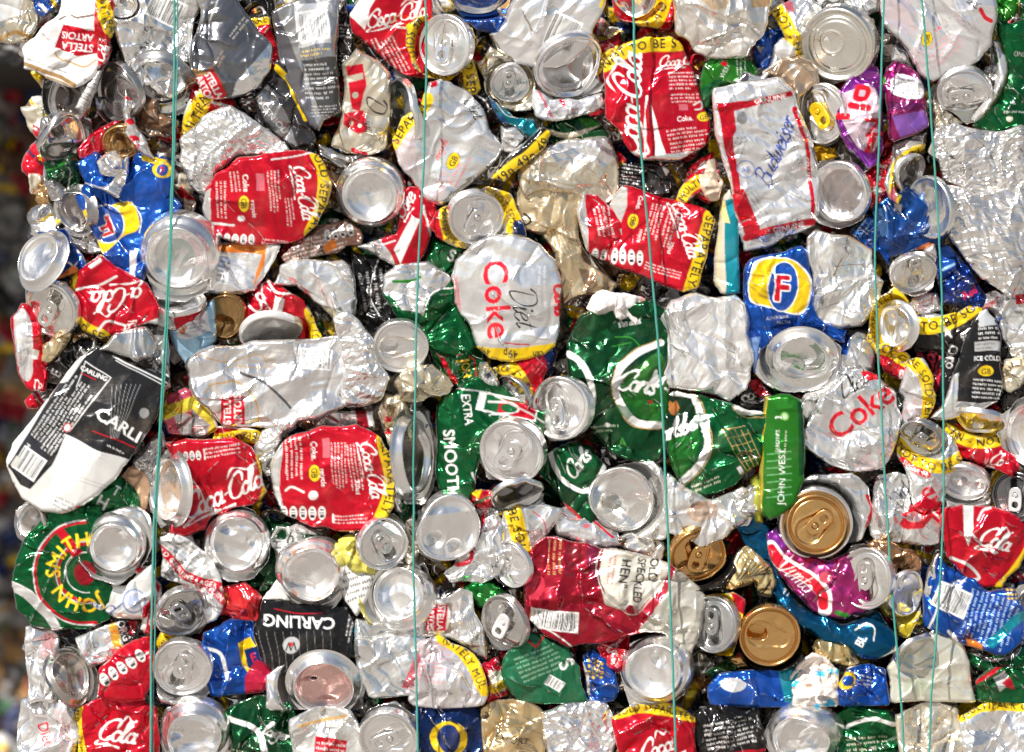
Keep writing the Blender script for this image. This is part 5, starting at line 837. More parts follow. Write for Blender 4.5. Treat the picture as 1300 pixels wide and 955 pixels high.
can('thin black white printed strip pointing at the green shoulder', 6, '546,762 570,748 594,740 596,748 572,760 552,770', BLK, .4, 'flat', art=lambda c: (c.T('AV', 562, 756, 7, -25, WHT), c.E(586, 744, 4, 3, 0, (.6, .15, .05))), group=GK)
can('lid holding a light grey pull tab, below the smooth green shoulder', 9, '612,772 630,762 652,758 662,780 664,806 650,826 626,824 614,800', DSL, .9, 'smooth', ends=[(638, 790, 36, 27, mk(kind='lid', rot=70, spin=-40, dent=.5, tabcol=(.8, .8, .8), col=(.62, .6, .58)))], group=GE)
can('white lager can with a small sideways red badge and gold seam, at the second wire', 8, '530,772 548,762 566,758 584,746 600,750 614,796 620,836 604,830 578,812 556,808 532,808', (.8, .79, .76), .7, 'mid', art=lambda c: (c.R(556, 784, 36, 40, 0, BRN, .4, .8), c.E(555, 783, 17, 22, 0, (.75, .72, .66)), c.R(554, 783, 26, 34, 2, RED, .4), c.T('STELLA', 560, 783, 8, 94, WHT), c.T('ARTOIS', 548, 783, 8, 94, WHT), c.L('600,750 612,790 618,834', 2.5, DGL, .8)), group=GW)
can('pink hatched silver can with a yellow RATELY MULTI band, bottom by the second wire', 9, '516,830 534,812 560,806 590,820 612,844 622,880 612,896 520,896', (.76, .72, .72), .75, 'mid', art=lambda c: (c.B('562,808 582,820 600,842 616,874', 14, 'RATELY MULTI', 8.5), c.g(546, 838, 50, 9, 6, 10, (.55, .06, .14), .75), c.g(520, 850, 30, 8, 6, 10, RED, .75), c.P('562,856 580,850 588,884 570,890', SIL, .9)), group=GS)
can('red and cream can corner at the bottom edge between yellow bands', 7, '610,840 632,832 640,850 646,880 618,892', (.5, .01, .03), .45, 'mid', art=lambda c: (c.P('620,852 638,850 642,876 624,880', CRM), c.B('626,874 662,862 690,880', 9, 'MU', 6)), group=GC)
can('green ale can near the bottom with white S and red frame corner', 8, '640,832 662,806 672,800 700,812 720,820 736,846 748,890 660,890 638,866', (.02, .16, .07), .5, 'smooth', art=lambda c: (c.T('S', 719, 842, 20, 60, WHT), c.g(684, 840, 54, 6, 6, -22, (.3, .5, .35)), c.L('664,808 680,820 694,802', 2.5, RED, smooth=False), c.P('660,800 672,806 664,814', YEL), c.bar(704, 866, 22, 14, 30)), group=GG)
can('blue can with yellow dots under the corner of the red ale can', 7, '738,830 752,822 770,834 782,856 780,890 744,890', BLU, .55, 'mid', art=lambda c: ([c.E(748+5*i, 838+6*j+(i % 2)*3, 2, 2, 0, YEL) for i in range(4) for j in range(4)], c.L('732,824 744,850 748,880', 3, CRM)), group=GB_)
can('red cola can shoulder tucked between the red ale can and the bottom round base', 7, '756,820 780,808 800,806 800,830 786,856 770,846', RED, .45, 'mid', art=lambda c: (c.C('Co', 776, 824, 6, 20, WHT), c.g(784, 836, 16, 2, 6, -60, WHT)), group=GC)
can('round base at the bottom edge, crossed by the third wire, rim scuffed white', 10, '784,846 796,818 826,808 856,816 872,840 870,880 850,896 800,896', SIL, .92, 'mid', ends=[(828, 850, 44, 42, mk(kind='base', rot=60, dent=.55, up=10, stain=.15))], group=GE)
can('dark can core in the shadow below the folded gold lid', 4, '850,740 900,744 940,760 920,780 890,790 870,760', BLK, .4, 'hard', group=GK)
can('gold lid folded under foil with its tab bent up, right of the third wire', 8, '850,700 862,720 890,740 915,722 932,700 940,720 920,748 880,752 852,728', BLK, .5, 'mid', ends=[(886, 705, 38, 33, mk(kind='lid', rot=-20, spin=15, col=GLD, dent=.5, fold=(-45, .45, .7), tabturn=20))], group=GD)
can('black stout can nose with gold lines of a harp, right of the folded gold lid', 8, '918,746 934,702 946,690 966,706 985,740 980,758 964,756 956,738 930,748', (.72, .58, .28), .8, 'mid', art=lambda c: ([c.L([(934+i*4, 736-i*1), (950+i*4.4, 706+i*3)], 1.6, BLK) for i in range(8)], c.L('954,742 966,752 978,736', 3, BLK), c.P('918,746 930,738 934,746', GLD)), group=GD)
can('bent lid with knocked in mouth, yellow ACK CAN band on its right', 9, '874,770 884,760 900,754 930,750 948,760 938,800 930,830 910,832 886,822 874,806', YEL, .35, 'flat', art=lambda c: (c.B('914,758 930,772 936,800 930,834', 16, 'CAN ACK CAN', 8), c.P('926,752 952,758 946,784 938,776', RED)), ends=[(902, 791, 37, 29, mk(kind='lid', rot=86, spin=100, dent=.4, col=(.6, .6, .6), tab=True))], group=GE)
can('bright round opened gold lid on a black stout can, bottom right of centre', 10, '936,800 950,774 978,764 1006,772 1022,800 1018,836 990,850 955,844 936,826', BLK, .5, 'smooth', ends=[(975, 806, 39, 38, mk(kind='lid', rot=0, spin=-75, col=GLD, dent=.15, tab=False, up=10))], group=GD)
can('dark green red and gold cut corner under the opened gold lid', 6, '894,852 920,838 940,826 952,846 930,856 904,862', DGN, .5, 'hard', art=lambda c: (c.P('926,834 942,828 950,844 934,846', GLD, .8), c.E(938, 832, 3, 3, 0, RED)), group=GG)
can('blue can wall low at the bottom edge beneath the opened gold lid', 8, '896,872 912,852 950,848 990,846 1016,842 1016,896 900,896', BLU, .55, 'smooth', art=lambda c: (c.E(930, 868, 16, 8, 0, WHT, .6), c.P('986,842 1018,840 1018,890 994,890', TEA)), group=GB_)
can('torn white and light blue label with brown grime, bottom edge right of the blue wall', 9, '1000,858 1012,838 1030,826 1050,834 1064,850 1062,896 1004,896', (.70, .62, .56), .2, 'hard', name='torn_label', cat='label', group='torn label scraps', art=lambda c: (c.blot((.05, .45, .70), 9, 4, 9, .2), c.blot((.35, .22, .14), 5, 2, 5, .2)))
can('gold can bottom turned up between the long blue can and the torn label', 8, '1028,822 1036,812 1064,808 1084,824 1090,840 1060,842 1036,836', (.60, .46, .22), .9, 'smooth', group=GD)
can('small blue lager can with a yellow crest low down, left of the fourth wire', 9, '1060,866 1072,846 1100,840 1122,848 1130,896 1062,896', BLU, .6, 'hard', art=lambda c: (c.E(1074, 862, 10, 12, 30, YEL, .4), c.E(1074, 862, 6, 7, 30, BLU), c.L('1074,846 1100,838 1124,846', 4, WHT, .6), c.g(1096, 862, 20, 3, 5, 10, WHT)), group=GB_)

# ------------------------------------------------------------------ right side
can('gold lid perfectly round on a silver diet can, thickest gold rim of all, at right', 9, '985,665 992,640 1008,612 1030,602 1078,600 1102,618 1106,655 1092,684 1062,698 1030,712 1004,704', (.82, .82, .81), .85, 'smooth', art=lambda c: (c.L('1036,618 1060,612 1066,626', 2, GRY), c.g(1060, 622, 22, 1, 5, 15, BLK), c.L('1098,628 1104,646 1098,668', 4, RED), c.P('1028,606 1042,600 1036,620', DSL, .9)), ends=[(1034, 665, 47, 46, mk(kind='foot', rot=0, dent=.1, up=4)), (1034, 665, 38, 38, mk(kind='lid', rot=0, spin=-130, col=GLD, dent=.12, up=14, open=False))], group=GD)
can('magenta soft drink can with red and white outlined script, under the round gold lid', 8, '972,680 982,666 996,680 1010,704 1050,712 1076,700 1100,728 1100,776 1070,785 1044,782 1018,762 990,730 974,704', MAG, .6, 'mid', art=lambda c: (
    c.P('972,664 1000,680 990,710 974,704', PUR), c.L('978,694 990,712 1014,726 1030,736 1044,752 1046,772', 17, WHT, .3), c.L('978,696 990,714 1014,728 1030,738 1042,754 1044,768', 12, RED, .3), c.C('Vimto', 1008, 728, 12, 42, WHT, wd=1.6), c.E(1046, 732, 8, 7, 0, (.8, .1, .15)), c.E(1052, 716, 5, 4, 0, PUR), c.L('1060,776 1074,780', 6, LGN), c.E(1056, 702, 6, 4, 0, LGN)), group='purple soft drink cans', bulge=13)
can('long deep blue can bent under the magenta one, white lettering at its right end', 7, '930,664 956,652 976,666 980,708 1000,750 1028,776 1066,790 1112,772 1137,806 1136,828 1114,836 1090,836 1060,818 1030,804 1000,794 982,756 958,722 944,692', (.005, .09, .20), .7, 'smooth', art=lambda c: (c.T('BL', 1090, 812, 11, -60, WHT), c.L('1084,798 1098,790 1108,796 1106,812', 2, WHT), c.T('TT', 998, 752, 7, 28, WHT), c.L('1112,836 1130,824 1140,806', 4, WHT, .8)), group=GB_, bulge=15)
can('pale lid with closed tab, flat side at its left, on the magenta soft drink can', 10, '1064,768 1066,712 1080,694 1104,692 1124,712 1128,740 1116,768 1092,774', (.76, .75, .72), .9, 'smooth', ends=[(1095, 733, 39, 32, mk(kind='lid', rot=86, spin=98, col=(.8, .79, .76), dent=.25, fold=(180, .72, .6)))], group=GE)
can('coppery brown crushed can with a loose tab, left of the upright silver oval', 8, '1096,692 1106,684 1124,682 1140,694 1158,696 1170,712 1168,724 1150,728 1138,720 1138,734 1126,734 1112,708', COP, .85, 'hard', group=GD)
can('silver oval can end pinched upright with yellow print below it, near the fourth wire', 8, '1130,760 1134,736 1150,722 1166,724 1172,748 1166,784 1150,808 1138,800 1134,780', (.75, .74, .7), .9, 'mid', art=lambda c: c.P('1136,782 1172,776 1174,806 1140,810', (.8, .6, .03), .4), ends=[(1151, 754, 31, 20, mk(kind='foot', rot=-68, dent=.9))], group=GE)
can('grey wrinkled can wall beside the fourth wire under the coppery can', 6, '1112,736 1128,730 1136,760 1134,790 1120,780 1112,762', DSL, .9, 'hard', art=lambda c: c.P('1112,760 1124,758 1128,784 1116,776', OLV), group=GS)
can('silver blade of can wall standing beside the rightmost wire, above the blue barcode can', 8, '1170,756 1174,724 1186,704 1192,700 1190,728 1180,756 1176,776', SIL, .92, 'smooth', group=GS)
can('blue can with white barcode and columns of white small print, lower right', 9, '1169,772 1176,736 1190,702 1220,728 1250,748 1282,744 1296,770 1298,800 1286,826 1262,831 1230,820 1200,806 1172,796', BLU, .6, 'mid', art=lambda c: (
    c.bar(1206, 760, 44, 34, 24), c.L('1176,796 1190,766 1196,742', 2.5, WHT), c.g(1252, 786, 64, 10, 6.5, 106, (.5, .65, .85)), c.P('1200,798 1226,806 1240,826 1204,816', DBL), c.L('1202,800 1212,810 1214,820', 4, WHT), c.P('1222,808 1244,816 1246,828 1226,822', ORG), [c.E(1276+4*i, 748+5*j, 1.6, 1.6, 0, YEL) for i in range(4) for j in range(3)], c.C('ct', 1214, 738, 8, 20, WHT), c.L('1256,814 1280,790 1292,780', 12, TEA, .7)), group=GB_, bulge=14)
can('silver cup end cut by the right edge beside the blue barcode can', 8, '1286,750 1296,740 1320,740 1320,820 1296,820 1288,800', SIL, .92, 'smooth', ends=[(1308, 782, 38, 22, mk(kind='foot', rot=90, dent=.4))], group=GE)
can('cream can with faded text column between the two right wires at the bottom', 8, '1124,846 1136,822 1160,812 1186,800 1222,812 1230,840 1240,892 1126,892', (.74, .72, .60), .5, 'smooth', art=lambda c: (c.g(1206, 850, 50, 6, 7, 100, (.4, .38, .3)), c.E(1166, 870, 20, 10, 0, (.5, .6, .4), .4, .5)), group=GW)
can('white crescent lid tipped back above the faded cream can', 9, '1136,826 1156,818 1174,806 1184,796 1182,822 1168,840 1146,842', WHT, .8, 'smooth', ends=[(1160, 828, 30, 16, mk(kind='foot', rot=-30, dent=.6, col=WHT))], group=GE)
can('yellow and black can glimpsed just above the white crescent lid', 6, '1136,784 1170,778 1188,790 1180,804 1150,812 1138,806', (.8, .62, .02), .4, 'hard', art=lambda c: c.P('1150,796 1186,788 1188,806 1156,812', BLK), group=GW)
can('green can with silver rim under the blue barcode can at the bottom right', 7, '1226,826 1250,832 1284,828 1310,812 1310,850 1270,860 1236,850', GRN, .6, 'mid', art=lambda c: c.L('1232,826 1256,838 1284,832 1296,816', 4, SIL, .9), group=GG)
can('green red and white ale can in the bottom right corner', 8, '1236,862 1252,848 1280,840 1310,842 1310,892 1240,892', GRN, .5, 'hard', art=lambda c: (c.L('1236,866 1260,850 1282,838', 4, RED), c.P('1256,858 1272,850 1280,864 1266,876', WHT), c.P('1268,866 1280,858 1286,874', RED)), group=GG)
can('cola can at lower right with white script and a slanting yellow NOT band', 9, '1188,662 1196,642 1215,640 1256,640 1282,650 1302,664 1304,696 1292,720 1272,748 1246,746 1220,731 1200,706', RED, .45, 'smooth', art=lambda c: (
    c.P('1218,640 1232,640 1232,670 1226,692 1220,676', WHT, .3), c.coke(1258, 686, 11, 14, WHT, 'Cola', 3.6), c.L('1238,660 1244,648 1254,644', 3, WHT), c.L('1204,706 1226,716 1240,732 1230,736', 4, WHT), c.B('1264,754 1284,732 1298,712 1312,688', 17, 'NOT - NACK', 9, start=0), c.L('1228,674 1240,688 1262,700', 2, WHT)), group=GC, bulge=14)
can('half cola half bare silver base with a pink dome, between the two right wires', 8, '1138,654 1146,642 1170,638 1194,642 1193,690 1166,694 1142,690', SIL, .92, 'smooth', art=lambda c: (c.P('1136,636 1196,636 1194,668 1180,656 1170,670 1150,672 1138,666', RED, .45), c.L('1172,640 1194,660', 3, WHT), c.E(1158, 656, 10, 6, 0, (.8, .5, .5), .8)), group=GC, bulge=14)
can('crumpled silver diet can with small black script, beside the fourth wire at mid right', 8, '1100,656 1106,630 1112,602 1136,598 1152,604 1154,640 1142,688 1120,690 1104,680', (.78, .78, .76), .85, 'hard', art=lambda c: (c.C('Diet', 1142, 630, 9, -62, BLK, wd=2), c.P('1104,600 1116,596 1110,616 1104,612', RED), c.L('1100,632 1104,650 1100,666', 4, RED)), group=GS)
can('silver diet can with a fat red letter e and a SUGAR FREE strip, mid right', 9, '1136,566 1146,542 1170,532 1196,546 1214,566 1218,586 1204,604 1196,640 1172,652 1158,646 1152,610 1142,588', (.78, .78, .77), .85, 'hard', art=lambda c: (
    c.B('1138,562 1154,580 1176,590 1200,590 1220,580', 15, 'NOT TO BE SOLD', 8.5), c.B('1144,584 1158,596 1174,602', 7, 'SUGAR FREE', 4.6, col=RED, tc=WHT), c.T('e', 1174, 622, 32, -20, RED), c.P('1156,640 1170,632 1200,638 1196,652 1160,652', RED)),
    ends=[(1166, 556, 28, 20, mk(kind='lid', rot=25, spin=10, dent=.5, col=(.5, .5, .49)))], group=GE)
can('red can whose NOT TO BE band swings under a squashed silver lid, far right', 9, '1196,536 1214,538 1240,552 1264,548 1272,568 1292,596 1280,606 1262,596 1240,592 1215,578 1200,562', RED, .45, 'mid', art=lambda c: (c.B('1194,540 1212,552 1234,560 1258,558 1272,554', 15, 'CAN - NOT TO BE', 8.5), c.coke(1260, 584, 7, 15, WHT, 'Co'), c.P('1282,588 1296,600 1280,608', DRED)), ends=[(1240, 537, 32, 14, mk(kind='lid', rot=10, spin=180, dent=.7, tab=False))], group=GC)
can('big silver base cut by the right edge, below the GB marked black label', 10, '1264,560 1270,526 1290,504 1320,500 1320,600 1300,604 1274,590', (.8, .79, .77), .93, 'smooth', ends=[(1304, 553, 50, 36, mk(kind='base', rot=82, dent=.3, up=8, rust=.4))], group=GE)
can('dark grey lid edged in yellow near the right edge, its tab lighter grey', 8, '1256,640 1254,602 1268,590 1300,596 1316,620 1312,656 1290,664 1262,652', (.8, .62, .02), .4, 'flat', art=lambda c: c.B('1256,594 1256,620 1262,650', 10, 'MULTIPACK', 6), ends=[(1286, 630, 32, 29, mk(kind='lid', rot=80, spin=-80, col=(.2, .2, .21), dent=.4, tabcol=(.6, .6, .6)))], group=GE)
can('soft silver dome end between the two NOT TO BE bands, mid right', 7, '1192,604 1212,590 1240,592 1256,612 1258,640 1230,650 1196,648', (.78, .77, .74), .9, 'smooth', ends=[(1222, 614, 32, 22, mk(kind='foot', rot=15, dent=.4))], group=GE)
can('silver diet cola can mid right with big red letters slanting upward', 9, '1014,560 1026,530 1040,500 1064,480 1082,468 1112,474 1136,498 1142,530 1136,566 1120,594 1086,600 1050,590 1024,572', (.84, .84, .83), .85, 'hard', art=lambda c: (
    c.T('Coke', 1088, 520, 32, -37, RED, bold=1, sx=.95), c.C('Diet', 1078, 490, 12, -32, BLK, wd=3), c.g(1096, 590, 28, 4, 6, -40, PNK), c.P('1090,472 1128,470 1130,482 1100,484', RED, .5), c.g(1124, 566, 26, 3, 5, -50, RED)), group=GS, bulge=14)
can('plain silver can wall between the fish tin and the mid right diet can', 7, '1010,520 1020,500 1046,494 1066,466 1064,440 1084,450 1080,480 1040,510 1024,540', SIL, .9, 'smooth', group=GS)
can('soft bright can shoulder with blue flecks between oval base and fourth wire', 7, '1064,440 1076,420 1100,418 1112,440 1108,472 1084,474 1070,466', (.78, .78, .78), .88, 'smooth', art=lambda c: (c.P('1062,424 1080,426 1074,452 1066,450', BLU),), group=GS, bulge=14)
can('can shoulder with a yellow ACK CAN edge and red collar, under the yellow ringed base', 8, '1106,438 1124,434 1154,450 1154,470 1146,484 1130,478 1116,466', RED, .45, 'mid', art=lambda c: (c.B('1106,436 1124,444 1146,456 1158,462', 15, 'ACK CAN ', 9), c.T('0', 1142, 474, 11, 10, WHT)), group=GC)
can('silver can with a yellow BE SOLD SEP band curving down its right shoulder', 9, '1138,498 1148,456 1170,454 1183,480 1186,506 1176,530 1150,545 1140,536 1146,508', (.8, .78, .77), .8, 'smooth', art=lambda c: (c.B('1152,456 1168,472 1177,496 1176,530', 15, 'BE SOLD SEP', 8.5, start=0), c.g(1158, 520, 26, 4, 6, -70, RED, .7)), group=GS)
can('dark cola can with red script and white letters ero, between the two right wires', 6, '1150,430 1180,424 1210,428 1224,446 1212,490 1192,522 1182,490 1166,456', BLK, .4, 'smooth', art=lambda c: (c.coke(1180, 454, 10, -74, (.6, .02, .06), 'Coca'), c.T('ero', 1207, 458, 13, 100, WHT), c.L('1186,500 1192,470', 4, (.6, .02, .06))), group=GK)
can('black zero sugar can with a yellow band reading TO BE SOLD over its shoulder', 8, '1150,414 1160,402 1198,400 1234,382 1246,392 1240,420 1250,440 1244,462 1200,450 1168,446 1152,434', BLK, .4, 'mid', art=lambda c: (c.B('1148,412 1180,414 1210,405 1240,384', 18, 'T TO BE SOLD SEP', 10, start=2), c.T('zero', 1226, 424, 9, -30, WHT), c.T('O', 1208, 444, 12, 10, WHT), c.L('1196,416 1204,428', 3, WHT), c.L('1150,402 1196,400 1232,376', 3, SIL, .9)), group=GK)
can('black can with a yellow GB oval and pale print, bare silver hem below, mid right', 9, '1232,404 1248,390 1262,408 1270,430 1270,490 1264,510 1240,522 1200,534 1176,530 1194,516 1206,480 1222,432', BLK, .35, 'flat', art=lambda c: (c.P('1172,534 1198,508 1240,512 1270,508 1262,530 1220,540', SIL, .9), c.g(1254, 424, 28, 7, 6, 0, WHT), c.R(1250, 440, 32, 12, 0, (.5, .5, .5)), c.g(1250, 440, 28, 2, 5, 0, BLK), c.T('ICE COLD', 1250, 455, 6, 0, WHT), c.gb(1248, 471, 8, 0), c.g(1250, 494, 34, 5, 5.5, 4, WHT), c.P('1204,478 1214,474 1212,508 1198,512', SIL, .9), c.P('1240,394 1252,392 1262,414 1240,416', (.7, .7, .68))), group=GK)
can('silver can wall with red caffeine warning letters just above the black zero sugar can', 7, '1226,392 1244,378 1262,368 1276,376 1282,400 1266,410 1250,392 1236,404', (.75, .74, .73), .8, 'mid', art=lambda c: (c.T('Caffeine', 1246, 392, 8, -36, RED), c.g(1262, 384, 20, 2, 5, -30, RED)), group=GS)
can('silver ribbed strips with red label and black letters at the right edge', 7, '1266,410 1274,360 1288,336 1310,320 1310,460 1280,452 1270,430', (.78, .77, .74), .85, 'mid', art=lambda c: (c.P('1286,374 1310,372 1310,384 1288,386', RED), c.g(1294, 400, 28, 2, 7, 2, BLK), c.g(1276, 436, 34, 1, 6, 88, BLK)), group=GS)
can('cream can collar lettered QUALITY above the big base at the right edge', 8, '1268,470 1274,458 1300,452 1312,456 1304,480 1280,500 1270,494', (.68, .62, .48), .6, 'mid', art=lambda c: (c.B('1270,480 1282,464 1306,458', 11, 'QUALITY', 6.5, col=(.6, .5, .32)), ), group=GW)
can('black wet looking can wedge between QUALITY collar and the big right edge base', 7, '1268,502 1290,484 1312,470 1312,504 1290,506 1270,522', BLK, .5, 'smooth', group=GK)
can('blue corner with a white spot left of the ribbed strips, right side', 6, '1256,396 1276,392 1280,420 1272,428 1260,412', BLU, .5, 'smooth', art=lambda c: c.P('1256,384 1274,380 1276,404 1262,404', WHT), group=GB_)
can('ring shaped base wrapped in yellow RATELY lettering, just right of the fourth wire', 9, '1098,432 1103,398 1116,376 1136,364 1152,384 1156,440 1136,452 1110,448', YEL, .35, 'flat', art=lambda c: (c.L('1098,440 1102,400 1114,374 1134,360', 5, RED), c.B('1104,440 1107,404 1120,380 1140,370', 14, 'SEPARATELY MU', 8)), ends=[(1131, 415, 33, 23, mk(kind='base', rot=84, dent=.6))], group=GE)
can('crumpled silver mess with red script just above the yellow TO BE SOLD band', 7, '1150,386 1164,374 1188,372 1196,396 1176,402 1154,402', (.72, .68, .67), .8, 'hard', art=lambda c: (c.g(1174, 382, 24, 3, 6, -20, PNK), c.L('1150,388 1160,396', 3, RED)), group=GS)
can('tipped lid bowl with a square ended tab standing up, between the two right wires', 9, '1130,350 1140,334 1166,322 1184,308 1188,340 1184,366 1162,378 1142,372', (.78, .74, .70), .85, 'smooth', art=lambda c: c.L('1146,326 1166,320 1184,310', 4, (.7, .25, .05)), ends=[(1157, 349, 30, 23, mk(kind='lid', rot=-14, spin=185, dent=.3, taboff=(-.1, .35)))], group=GE)
can('navy blue can wall with red lettering at its foot, right of the rightmost wire', 7, '1186,312 1204,310 1230,340 1246,372 1260,384 1240,398 1214,388 1194,386', (.008, .035, .22), .6, 'mid', art=lambda c: (c.T('Red', 1228, 372, 11, -28, RED), c.P('1190,316 1206,312 1220,336 1196,346', BLU), c.L('1196,344 1210,336', 3, LBL)), group=GB_, bulge=13)
can('blue shaded can with a white word Mull under the oval white base', 7, '1106,264 1130,246 1150,232 1182,262 1200,300 1194,314 1166,318 1148,324 1126,330 1112,320', (.01, .06, .25), .55, 'mid', art=lambda c: (c.R(1139, 264, 10, 9, 5, (.5, .45, .4)), c.P('1106,270 1124,262 1126,300 1110,300', (.1, .25, .6)), c.P('1148,322 1180,308 1186,314 1150,330', (.6, .2, .06))), group=GB_)
can('smooth white oval base tilted right, in front of blue, crossed by the rightmost wire', 10, None, ends=[(1175, 265, 40, 26, mk(kind='foot', rot=78, dent=.2, up=2, col=(.82, .84, .82)))], group=GE)
can('glittering blue crumpled can with white streaks left of the shaded blue one', 6, '1078,298 1098,276 1116,266 1132,280 1134,318 1128,338 1112,320 1090,308', BLU, .7, 'foil', art=lambda c: ([c.L([(1082+i*8, 304-i*3), (1104+i*6, 270+i*6)], 1.5, LBL) for i in range(6)],), group=GB_)
can('white can hulls pressed flat, between the upright F can and the fourth wire', 8, '1022,302 1034,293 1076,300 1106,318 1110,346 1122,358 1116,384 1104,402 1090,416 1060,420 1034,406 1024,380 1031,350 1020,325', (.83, .82, .78), .82, 'hard', art=lambda c: (c.L('1038,294 1080,304 1110,322', 1.8, GLD, .7), c.E(1028, 306, 5, 5, 0, (.5, .42, .35), .7), c.L('1056,350 1062,336 1066,330', 1.5, BRN), c.L('1056,340 1090,336 1108,346', 1.2, BRN), c.L('1022,398 1070,382 1096,378', 1.2, (.4, .36, .3))), group=GW, bulge=14)
can('red and white crumpled can beside the fourth wire under the purple pair', 6, '1092,226 1106,212 1124,210 1134,228 1128,256 1108,270 1094,258', RED, .5, 'foil', art=lambda c: c.blot(WHT, 9, 3, 6, .3), group=GC)
can('silver base like a deep cup, dull inside, right of the striped white lager can', 9, '1028,218 1040,206 1070,205 1092,218 1102,250 1094,280 1064,293 1036,286 1026,262', (.8, .79, .76), .92, 'smooth', ends=[(1062, 245, 40, 33, mk(kind='foot', rot=75, dent=.7, inner=(.55, .5, .48)))], group=GE)
can('purple soft drink can half left of the fourth wire with red and white letters', 9, '1059,152 1064,116 1084,92 1112,84 1120,100 1118,140 1118,190 1112,208 1100,216 1080,197 1065,176', PUR, .65, 'mid', art=lambda c: (
    c.P('1068,120 1100,110 1114,130 1112,180 1100,196 1080,180 1066,150', (.7, .55, .62), .5, smooth=True), c.L('1086,112 1100,116 1096,128 1084,126 1086,114', 7, RED, .3), c.L('1078,136 1100,140', 8, RED, .3), c.T('N', 1106, 164, 22, 85, RED, sx=1.2), c.L('1062,150 1074,150', 8, RED, .3), c.L('1100,194 1104,180', 8, RED, .3), c.P('1082,92 1112,84 1114,100 1090,104', (.40, .06, .42), .7), c.P('1066,186 1100,218 1112,200 1090,190', (.30, .04, .42), .7)), group='purple soft drink cans', bulge=13)
can('magenta soft drink can half with a white cloud of blue print, right of fourth wire', 9, '1121,88 1134,78 1150,82 1166,100 1173,122 1178,162 1160,172 1130,182 1124,162 1121,122', MAG, .7, 'smooth', art=lambda c: (c.P('1128,104 1140,96 1166,106 1168,126 1150,128 1130,120', WHT, .3, smooth=True), c.g(1148, 112, 34, 5, 4.5, 8, (.1, .05, .3)), c.P('1122,130 1170,134 1160,144 1126,142', (.14, .01, .10)), c.P('1130,150 1170,142 1176,162 1140,176', (.30, .12, .50), .7), c.E(1119, 104, 4, 7, 0, LGN), c.P('1118,120 1126,120 1126,150 1118,150', DRED)), group='purple soft drink cans', bulge=14)
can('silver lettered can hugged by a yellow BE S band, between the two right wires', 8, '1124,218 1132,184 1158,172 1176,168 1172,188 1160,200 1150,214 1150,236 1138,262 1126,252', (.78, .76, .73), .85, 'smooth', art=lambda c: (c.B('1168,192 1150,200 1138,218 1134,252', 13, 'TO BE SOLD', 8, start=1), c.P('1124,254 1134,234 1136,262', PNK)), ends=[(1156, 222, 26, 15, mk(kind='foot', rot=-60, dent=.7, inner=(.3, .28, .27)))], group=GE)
can('red scrap with white zigzag directly under the purple halves', 6, '1108,206 1124,200 1134,186 1136,206 1128,228 1112,232', RED, .5, 'hard', art=lambda c: c.L('1112,208 1124,216 1114,226', 4, WHT), group=GC)
can('lid folded into a triangle around its oval tab, right of the magenta half', 8, '1178,122 1186,108 1216,98 1240,92 1258,100 1256,130 1242,156 1226,158 1196,138', (.72, .71, .68), .9, 'mid', ends=[(1222, 124, 36, 29, mk(kind='lid', rot=10, spin=78, dent=.5, fold=(75, .35, .7), fold2=(-75, .55, .6), open=False))], group=GE)
can('brown shaded cream can tip pointing up behind the triangle folded lid', 6, '1180,150 1184,124 1200,140 1224,158 1210,166 1186,168', (.66, .60, .48), .8, 'hard', group=GW)
can('largest silver diet can at top right with washed pink print and small GB spot', 9, '1118,-12 1256,-12 1263,30 1256,60 1240,80 1216,93 1182,106 1166,98 1150,66 1120,36', (.82, .81, .81), .8, 'smooth', art=lambda c: (
    c.P('1118,-12 1150,-12 1164,40 1150,50 1120,30', (.7, .4, .45), .6, .35), c.gb(1174, 52, 7.5, -85), c.g(1222, 40, 54, 5, 7, 65, (.35, .33, .35), .7), c.g(1196, 64, 44, 4, 7, -40, PNK, .8), c.g(1164, 80, 34, 5, 5, 70, (.7, .2, .3), .7), c.C('Diet', 1226, 2, 8, 40, BLK, wd=2), c.L('1240,16 1246,26 1254,30', 6, RED), c.T('re', 1186, 38, 8, -50, RED)), group=GS, bulge=14)
can('green lager can at the right edge, tall, with a recycling mark and white text', 7, '1262,22 1280,30 1312,20 1312,168 1282,166 1250,168 1232,162 1262,120 1276,90 1270,60', GRN, .6, 'mid', art=lambda c: (c.T('ONE', 1292, 70, 6, 5, WHT, bold=0), c.g(1288, 144, 30, 1, 6, 3, WHT), c.P('1280,134 1286,134 1283,128', WHT), c.E(1280, 152, 4, 4, 0, CRM), c.P('1268,76 1312,92 1312,110 1276,94', DGN)), group=GG, bulge=15)
can('bright green rim ring curling beside the tall green lager can with a spiral tab', 8, '1256,50 1268,54 1278,80 1274,112 1256,140 1236,158 1230,150 1254,124 1264,96 1262,72', WHT, .6, 'smooth', art=lambda c: (c.L('1262,54 1276,80 1270,112 1240,154', 2, GLD, .7), c.L('1256,60 1264,80', 5, LGN)), group=GG)
can('spiral curl of silver tab in the shade inside the green rim ring', 6, '1250,84 1262,80 1270,92 1266,108 1254,110 1246,98', DSL, .9, 'hard', art=lambda c: c.L(ring(1259, 95, 6, 7, 0, 330, 16), 2, WHT), group=GS)
can('green can piece in the top right corner lit from the left', 7, '1258,-12 1292,-12 1290,14 1282,28 1270,34 1260,24', LGN, .6, 'smooth', group=GG)
can('brown edged green can in the very top right corner', 6, '1288,-12 1314,-12 1314,24 1296,28 1290,14', GRN, .5, 'mid', art=lambda c: c.L('1290,-8 1294,22', 2, GLD), group=GG)
